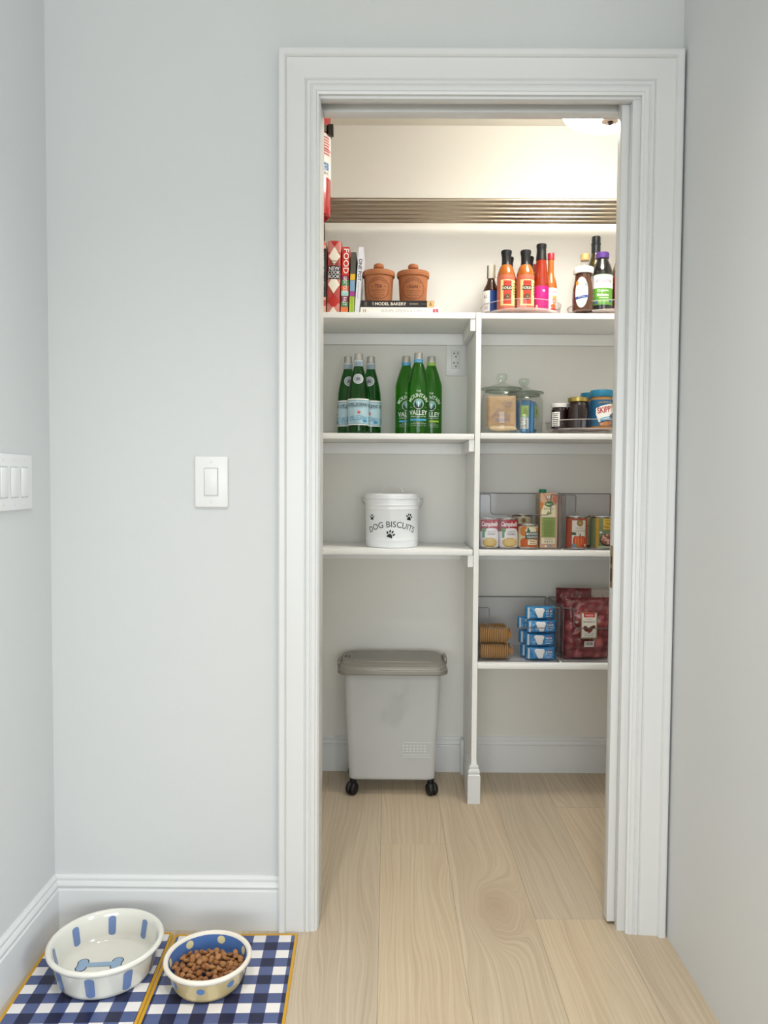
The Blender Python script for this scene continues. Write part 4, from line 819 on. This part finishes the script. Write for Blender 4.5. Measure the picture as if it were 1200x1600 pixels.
def cereal_bar(lb, x, y, z, rz, k, ry=0.0):
    t = pouch('cereal_bar', lb, 'cereal bar', (x, y, z), .104, .046, .040, bar_foil, (0, ry, rz), 'blue foil cereal bars', seed=50+k, ends='x', nx=30, nz=14, wob=.0006, lump=.0042, lsc=70.0)
    P = Print(lambda u, v, off: (u, -.0200*((1-abs(2*u/.104)**3)*(1-abs(2*v/.046-1)**6))**.6-off-.0046, v))
    P.poly([(-.025, .036), (-.019, .041), (.006, .0405), (.012, .035), (.006, .022), (.004, .009), (-.010, .0075), (-.016, .016), (-.020, .026)], col('e4e4e4')); P.text('rice', .027, .031, .022, .008, white, .03); P.text('crispy', .028, .021, .026, .007, col('d9e6f2'), .02); P.rect(.016, .012, .036, .0145, col('c9dcec')); P.rect(.026, .036, .034, .039, col('c43a3c')); P.rect(-.046, .004, -.040, .042, col('c9d4dc')); P.build('print', t)
zb = SB+.0005
for k, (dx, z, lb) in enumerate(((0, 0, 'bottom'), (-.002, .0475, 'second from the bottom'), (.002, .095, 'second from the top'), (-.003, .1425, 'topmost'))):
    cereal_bar('blue foil cereal bar, %s of the front stack' % lb, .5390+dx, .806+(.004 if k % 2 else 0), zb+z, .02*(k-1), k)
for k, (z, lb) in enumerate(((0, 'bottom'), (.0475, 'middle'), (.095, 'top'))):
    cereal_bar('blue foil cereal bar, %s of the rear stack' % lb, .5280-.004*k, .862+.004*k, zb+z, .12-.1*k, 10+k)

def berry_mat():
    n = NT('dried_strawberry_film'); (X, Y, Z), vec = n.obj()
    vo = n.n('ShaderNodeTexVoronoi'); n.put(vo.inputs['Vector'], vec); vo.inputs['Scale'].default_value = 30; sc_ = n.n('ShaderNodeSeparateColor'); n.put(sc_.inputs[0], vo.outputs['Color'])
    nz = n.noise(vec, 60, 3); rp = n.n('ShaderNodeValToRGB'); mixv = n.math('ADD', n.math('ADD', n.math('MULTIPLY', vo.outputs['Distance'], .55), n.math('MULTIPLY', sc_.outputs[0], .38)), n.math('MULTIPLY', nz, .25))
    n.put(rp.inputs[0], mixv); e = rp.color_ramp.elements; e[0].position = .25; e[0].color = lin('b96562'); e[1].position = .85; e[1].color = lin('571c1f')
    k = rp.color_ramp.elements.new(.45); k.color = lin('8a3a3e')
    n.put(n.p.inputs['Base Color'], rp.outputs[0]); n.p.inputs['Roughness'].default_value = .22; n.p.inputs['Coat Weight'].default_value = .35
    b = n.n('ShaderNodeBump'); b.inputs['Strength'].default_value = .7; b.inputs['Distance'].default_value = .006; n.put(b.inputs['Height'], n.math('SUBTRACT', 1.0, vo.outputs['Distance'])); n.put(n.p.inputs['Normal'], b.outputs[0]); return n.m
berry = berry_mat()
def bag(lb, x, y, z, w, h, d, rx, rz, k, mat=berry, label=True):
    t = pouch('dried_fruit_bag', lb, 'bag', (x, y, z), w, h, d, mat, (rx, 0, rz), 'bags in the strawberry bin', seed=70+k, wob=.0006, nx=34, nz=44, lump=.007, lsc=52.0)
    G().box(-w/2, w/2, -.0012, .0012, h-.012, h-.001).build('top_seal', M('seal_red', '4e1417', .3), t)
    if label:
        P = Print(lambda u, v, off: (u, -(d/2*max(0, (1-abs(2*v/h-1)**3)*(1-abs(2*u/w)**6))**.6)-off-.0042, v))
        def sub(u0, v0, u1, v1, m, nn=6):
            for q in range(nn): P.rect(u0, v0+(v1-v0)*q/nn, u1, v0+(v1-v0)*(q+1)/nn, m); P.off -= P.step
            P.off += P.step
        P.off = .0012
        sub(-.030, .080, .028, .172, col('8a8a5a')); sub(-.026, .084, .024, .168, col('e2dcd2')); sub(-.020, .155, .019, .170, col('b3202c')); P.text('FREEZE', 0, .162, .028, .006, col('f0c8c8'), .03)
        P.text('sweetened', -.001, .149, .024, .004, col('5a4a44')); P.text('Strawberry', -.001, .139, .042, .009, col('2c2422'), .02, slant=.25); P.ell(-.012, .115, .008, .012, col('6a3024'), 16, .7); P.ell(.003, .112, .008, .013, col('7c3a2a'), 16, -.6); P.ell(.012, .120, .006, .010, col('5a281e'), 14, -1.0); P.text('chewy and sweet', -.001, .098, .04, .004, col('5a4a44')); P.text('NET WT 6 OZ', -.001, .091, .03, .004, col('5a4a44'))
        sub(-.016, .050, .018, .070, col('e6e2da'), 3)
        for q in range(7): P.rect(-.012+q*.004, .056, -.0105+q*.004+.0006*(q % 3), .068, black)
        P.build('label', t)
    return t
bag('dark red bag of dried strawberries with cream label at the front', .7010, .826, SB+.0005, .160, .218, .070, radians(2), radians(3), 0)
bag('dark red strawberry bag leaning behind the labelled front one', .6750, .905, SB+.0005, .125, .240, .055, radians(2), radians(-6), 1, label=False)
bag('clear crinkled bag with white print standing at the back of the strawberry bin', .8050, .935, SB+.0005, .150, .236, .060, radians(2), radians(5), 2, mat=M('crinkled_film', 'c4b8ae', .3, bump=(70, .8, .006)), label=False)

# ------------------------------------------------------------------ pet food bin
def rloop(hw, hd, r, z, n=6, cx=0, cy=0):
    pts = []
    for sx, sy, a0 in ((1, -1, -90), (1, 1, 0), (-1, 1, 90), (-1, -1, 180)):
        for k in range(n+1):
            a = radians(a0+90*k/n); pts.append((cx+sx*(hw-r)+r*cos(a), cy+sy*(hd-r)+r*sin(a), z))
    return pts
def loft(loops, cap0=True, cap1=True, g=None):
    g = g or G(); n = len(loops[0]); vs = [p for l in loops for p in l]; fs = []
    for i in range(len(loops)-1):
        for k in range(n): fs.append((i*n+k, i*n+(k+1) % n, (i+1)*n+(k+1) % n, (i+1)*n+k))
    if cap0: fs.append(tuple(range(n))[::-1])
    if cap1: fs.append(tuple((len(loops)-1)*n+k for k in range(n)))
    return g.add(vs, fs)
def frosted():
    m = bpy.data.materials.new('frosted_plastic'); MATS['frosted_plastic'] = m; m.use_nodes = True; nt = m.node_tree; p = nt.nodes['Principled BSDF']; out = nt.nodes['Material Output']
    p.inputs['Base Color'].default_value = lin('eeefef'); p.inputs['Roughness'].default_value = .28
    tr = nt.nodes.new('ShaderNodeBsdfTranslucent'); tr.inputs[0].default_value = lin('f6f7f6'); tp = nt.nodes.new('ShaderNodeBsdfTransparent')
    a = nt.nodes.new('ShaderNodeMixShader'); a.inputs[0].default_value = .36; b = nt.nodes.new('ShaderNodeMixShader'); b.inputs[0].default_value = .44
    nt.links.new(p.outputs[0], a.inputs[1]); nt.links.new(tr.outputs[0], a.inputs[2]); nt.links.new(a.outputs[0], b.inputs[1]); nt.links.new(tp.outputs[0], b.inputs[2]); nt.links.new(b.outputs[0], out.inputs[0]); return m
frost = frosted(); lid_m = M('warm_grey_plastic', '8c8880', .33, .25); wheel = M('black_wheel', '0f0f10', .45)
PB = (.0195, .905, 0)
t = thing('pet_food_bin', 'frosted rolling pet food bin with grey lid on black casters', 'bin', PB)
g = loft([rloop(.150, .092, .022, .0545), rloop(.1535, .096, .022, .058), rloop(.158, .099, .024, .16), rloop(.1715, .106, .026, .438)], True, False)
loft([rloop(.1695, .104, .025, .438), rloop(.156, .097, .023, .16), rloop(.1505, .093, .02, .0615)][::1], False, False, g)
n0 = 28; g.f += [tuple((3*28+k, 3*28+(k+1) % 28, 4*28+(k+1) % 28, 4*28+k)) for k in range(28)]; g.mi += [0]*28
g.f.append(tuple(6*28+k for k in range(28))); g.mi.append(0)
g.build('bin_body', frost, t, sharp=40)
lid = loft([rloop(.180, .112, .03, .436), rloop(.193, .122, .036, .437), rloop(.195, .124, .038, .440), rloop(.195, .124, .038, .452), rloop(.1935, .1225, .037, .4545), rloop(.189, .118, .035, .4555), rloop(.1885, .1175, .035, .4600), rloop(.186, .115, .034, .4640), rloop(.181, .110, .032, .4660), rloop(.176, .105, .03, .4715), rloop(.170, .099, .028, .4740)]).build('lid', lid_m, t, sharp=28)
loft([rloop(.142, .082, .012, .4735), rloop(.140, .080, .011, .4765), rloop(.128, .068, .01, .4785)]).build('flip_panel', lid_m, lid, sharp=28)
G().box(-.199, -.186, -.045, .03, .444, .468, r=.004).build('latch', lid_m, lid); G().box(.186, .199, .0, .07, .446, .474, r=.004).build('hinge', lid_m, lid)
P = Print(lambda u, v, off: (u, v, .474+off)); P.poly([(-.180, .004), (-.166, .018), (-.166, -.006)], black); P.rect(-.160, -.020, -.156, .022, col('33353a')); P.build('emblem', lid)
g = G(); y_f = lambda z: -.0995-.007*(z-.16)/.278-.0002
for i in range(7): g.box(.036+i*.0125, .0445+i*.0125, y_f(.18)-.0006, y_f(.18)+.001, .178, .182); g.box(.036+i*.0125, .0445+i*.0125, y_f(.18)-.0006, y_f(.18)+.001, .168, .172); g.box(.036+i*.0125, .0445+i*.0125, y_f(.18)-.0006, y_f(.18)+.001, .158, .162)
for z in (.190, .146, .138): g.box(.040, .138, y_f(z)-.0006, y_f(z)+.001, z, z+.0022)
eo = g.build('grid_marks', M('grid_plastic', 'd6d6d4', .25), t); eo['kind'] = 'stuff'  # grid of thin raised bars in an opaque pale plastic
for sx in (-1, 1):
    for sy in (-1, 1):
        c = G().lathe([(0, .058), (.012, .058), (.012, .040), (.006, .038), (0, .038)], c=(sx*.138, sy*.082, 0), n=18).box(sx*.138-.011, sx*.138+.011, sy*.082-.015, sy*.082+.010, .026, .042, r=.004).build('caster', wheel, t)
        ww = G()
        for s_ in (-1, 1):
            q = G().lathe([(0, -.0088), (.013, -.0088), (.0192, -.0065), (.0221, -.001), (.0221, .004), (.019, .0088), (0, .0088)] if s_ < 0 else [(0, -.0088), (.019, -.0088), (.0221, -.004), (.0221, .001), (.0192, .0065), (.013, .0088), (0, .0088)], n=24)
            q.xf(Matrix.Translation((s_*.0098, 0, 0)) @ Matrix.Rotation(radians(90), 4, 'Y')); ww.add(q.v, q.f)
        ww.xf(Matrix.Translation((sx*.142, sy*.084-.006, .0225)) @ Matrix.Rotation(radians(25*sx), 4, 'Z')); ww.build('wheel', wheel, c)
# scoop leaning against the inside of the front wall
t = thing('feed_scoop', 'dark scoop seen as a blurred shape inside the frosted bin', 'scoop', (PB[0]-.014, PB[1]-.0868, .258), ry=radians(28))
g = loft([rloop(.034, .011, .008, .0), rloop(.038, .013, .009, .055), rloop(.040, .014, .009, .095)], True, False); loft([rloop(.038, .0125, .008, .095), rloop(.032, .0095, .007, .004)], False, True, g); g.build('scoop_bowl', M('scoop_grey', '3f454a', .5), t, sharp=40)
G().box(-.009, .009, -.005, .005, .09, .17, r=.003).build('scoop_handle', M('scoop_grey', '3f454a', .5), t)

# ------------------------------------------------------------------ placemats and dog bowls
def gingham(w, h):
    n = NT('gingham'); (X, Y, Z), vec = n.obj(); p = .0612
    def stripe(c, o): 
        f = n.math('FRACT', n.math('ADD', n.math('DIVIDE', c, p), o)); return n.math('LESS_THAN', f, .5), n.math('LESS_THAN', n.math('ABSOLUTE', n.math('SUBTRACT', n.math('FRACT', n.math('MULTIPLY', n.math('ADD', n.math('DIVIDE', c, p), o), 2.0)), .5)), .475)
    sx, lx = stripe(X, 20.778); sy, ly = stripe(Y, 20.314); s = n.math('ADD', sx, sy)
    c = n.mix(n.math('GREATER_THAN', s, .5), lin('e6e3e2'), lin('4d5a86')); c = n.mix(n.math('GREATER_THAN', s, 1.5), c, lin('10153a'))
    ln = n.math('SUBTRACT', 1.0, n.math('MULTIPLY', lx, ly)); c = n.mix(n.math('MULTIPLY', ln, .55), c, lin('1a2046'))
    n.put(n.p.inputs['Base Color'], c); n.p.inputs['Roughness'].default_value = .34; return n.m
gm = gingham(.3, .45); gold = M('mustard_edge', 'c9981f', .4)
def placemat(lb, corner_x, corner_y, w, rot, h=.46):
    """corner is the far right corner"""
    c = Vector((-w/2, -h/2)); c.rotate(Matrix.Rotation(rot, 2)); t = thing('placemat', lb, 'placemat', (corner_x+c.x, corner_y+c.y, .0002), rz=rot, group='gingham placemats')
    loft([rloop(w/2-.003, h/2-.003, .008, 0), rloop(w/2-.003, h/2-.003, .008, .0028)]).build('mat_sheet', gm, t)
    o = loft([rloop(w/2-.007, h/2-.007, .006, .0026), rloop(w/2-.0062, h/2-.0062, .0068, .0036), rloop(w/2-.001, h/2-.001, .010, .0036), rloop(w/2, h/2, .011, .0028), rloop(w/2, h/2, .011, 0), rloop(w/2-.002, h/2-.002, .01, 0)], False, False); o.build('border', gold, t)
    return t
placemat('blue gingham placemat nearer the doorway, under the kibble bowl', -.2150, -.0285, .302, radians(1.7)); placemat('blue gingham placemat in the corner, under the empty white bowl', -.5215, -.0290, .288, radians(2.3))
MZ = .0032
glaze = M('white_glaze', 'e2e0d6', .12, coat=.6); bar_b = col('7288b4', .2)
BB_ = (-.6340, -.1780, MZ)
t = thing('dog_bowl', 'large white ceramic dog bowl with blue bars and a bone painted inside', 'bowl', BB_)
bp = [(0, .003), (.084, .003), (.088, 0), (.097, .0), (.1020, .003), (.1060, .012), (.1165, .056), (.1180, .0605), (.1225, .0635), (.1262, .0675), (.1270, .0710), (.1255, .0745), (.1215, .0765), (.1175, .0755), (.1145, .071), (.1120, .062), (.1045, .026), (.1010, .0140), (.095, .0098), (0, .009)]
G().lathe(bp, n=72).build('bowl_body', glaze, t, sharp=60)
def bars(P, n, half_w, v0, v1, a_off):
    for k in range(n):
        a = 2*pi*k/n+a_off; pts = []
        for q in range(9): b_ = pi*q/8; pts.append((a+half_w*cos(b_), v1-.006+.006*sin(b_)))
        for q in range(9): b_ = pi+pi*q/8; pts.append((a+half_w*cos(b_), v0+.006+.006*sin(b_)))
        P.poly(pts, bar_b); P.off -= P.step
def ang_in(u, v, off): r = .1045+(v-.026)*(.0075/.036)-.0007; return (r*sin(u), -r*cos(u), v)
def ang_out(u, v, off): r = .1060+(v-.012)*(.0105/.044)+.0006; return (r*sin(u), -r*cos(u), v)
P = Print(ang_in, fine=None); bars(P, 8, .080, .022, .064, .22); P.build('inner_bars', t)['kind'] = 'stuff'
P = Print(ang_out, fine=None); bars(P, 9, .090, .010, .058, .06); P.build('outer_bars', t)['kind'] = 'stuff'
def bone(dr):
    L, R = .0385, .0118+dr
    def arc(cx, cy, a0, a1, n_=9): return [(cx+R*cos(radians(a0+(a1-a0)*i/n_)), cy+R*sin(radians(a0+(a1-a0)*i/n_))) for i in range(n_+1)]
    e = arc(L, .0105, 194, -30)+arc(L, -.0105, 30, -194)
    return e+[(-x, y) for x, y in e][::-1]
Pf = Print(lambda u, v, off: (u*cos(.1)-v*sin(.1)-.018, u*sin(.1)+v*cos(.1)+.008, .0094+off), off=.0003, step=.0003)
Pf.poly(bone(.0013), black); Pf.poly(bone(-.0009), col('93aecb', .2)); Pf.build('bone_painting', t)
cream = M('cream_glaze', 'd2bd8a', .14, coat=.6); blue_g = M('blue_glaze', '4f72ac', .14, coat=.6); rim_g = M('rim_glaze', 'e6ded0', .14, coat=.6)
SBW = (-.3945, -.2110, MZ)
t = thing('dog_bowl', 'smaller cream and blue spotted ceramic dog bowl filled with kibble', 'bowl', SBW)
G().lathe([(0, .003), (.056, .003), (.060, 0), (.068, 0), (.0735, .003), (.0785, .012), (.0875, .045), (.0885, .048)], n=64).build('outer_wall', cream, t, sharp=60)
G().lathe([(.0885, .048), (.0930, .0500), (.0965, .0545), (.0965, .0585), (.0940, .0615), (.0905, .0620), (.0868, .0600), (.0850, .0560)], n=64).build('rim', rim_g, t, sharp=60)
G().lathe([(.0850, .0560), (.0790, .028), (.0745, .013), (.066, .0095), (0, .009)], n=64).build('inner_wall', blue_g, t, sharp=60)
def s_in(u, v, off): r = .0790+(v-.028)*(.0060/.028)-.0007; return (r*sin(u), -r*cos(u), v)
def s_out(u, v, off): r = .0785+(v-.012)*(.0090/.033)+.0006; return (r*sin(u), -r*cos(u), v)
P = Print(s_in, fine=None)
for k in range(7): P.ell(2*pi*k/7+.30, .0455, .115, .0085, col('d8cda0', .2), 20); P.off = .0004
P.build('inner_spots', t)['kind'] = 'stuff'
P = Print(s_out, fine=None)
for k in range(8): P.ell(2*pi*k/8+.05, .033, .105, .0075, col('6a8cc0', .2), 20); P.off = .0004
P.build('outer_spots', t)['kind'] = 'stuff'
kib_m = []
for k, c in enumerate(('9c6c40', '8c5c33', 'a87749')): kib_m.append(M('kibble_%d' % k, c, .62, bump=(420, .35, .001)))
kib_meshes = []
for k in range(6):
    bm = bmesh.new(); bmesh.ops.create_icosphere(bm, subdivisions=2, radius=1.0); r = random.Random(k)
    ex = r.uniform(.9, 1.25)
    for v in bm.verts:
        d_ = 1+.09*sin(3*v.co.x+k)*cos(4*v.co.y+2*k); rr = v.co.xy.length; dent = .18*exp(-(rr/.45)**2)
        v.co = Vector((v.co.x*ex*d_, v.co.y*d_/ex**.5, v.co.z*(.66-dent)))*.0073
    me = bpy.data.meshes.new('kibble'); bm.to_mesh(me); bm.free(); me.materials.append(kib_m[k % 3]); me.polygons.foreach_set('use_smooth', [True]*len(me.polygons)); kib_meshes.append(me)
r = random.Random(11)
def mound(x, y): return .0330+.014*exp(-((x+.006)**2+(y-.012)**2)/.038**2)
for layer, (zoff, mind, RR, cnt) in enumerate(((0, .0118, .0735, 150), (-.0080, .0104, .069, 150))):
    pts = []; tries = 0
    while len(pts) < cnt and tries < 9000:
        tries += 1; a, q = r.uniform(0, 2*pi), RR*sqrt(r.random()); x, y = q*cos(a), q*sin(a)
        if y < .050 and all((x-u)**2+(y-v)**2 > mind**2 for u, v in pts): pts.append((x, y))
    for x, y in pts:
        o = bpy.data.objects.new('kibble', kib_meshes[r.randrange(6)]); C.objects.link(o)
        o.location = (SBW[0]+x, SBW[1]+y, MZ+mound(x, y)+zoff+r.uniform(-.002, .0022)); o.rotation_euler = (r.uniform(-.8, .8), r.uniform(-.8, .8), r.uniform(0, 6.3))
        tag(o, 'round brown kibble piece in the blue spotted dog bowl', 'kibble', 'kibble in the smaller bowl')
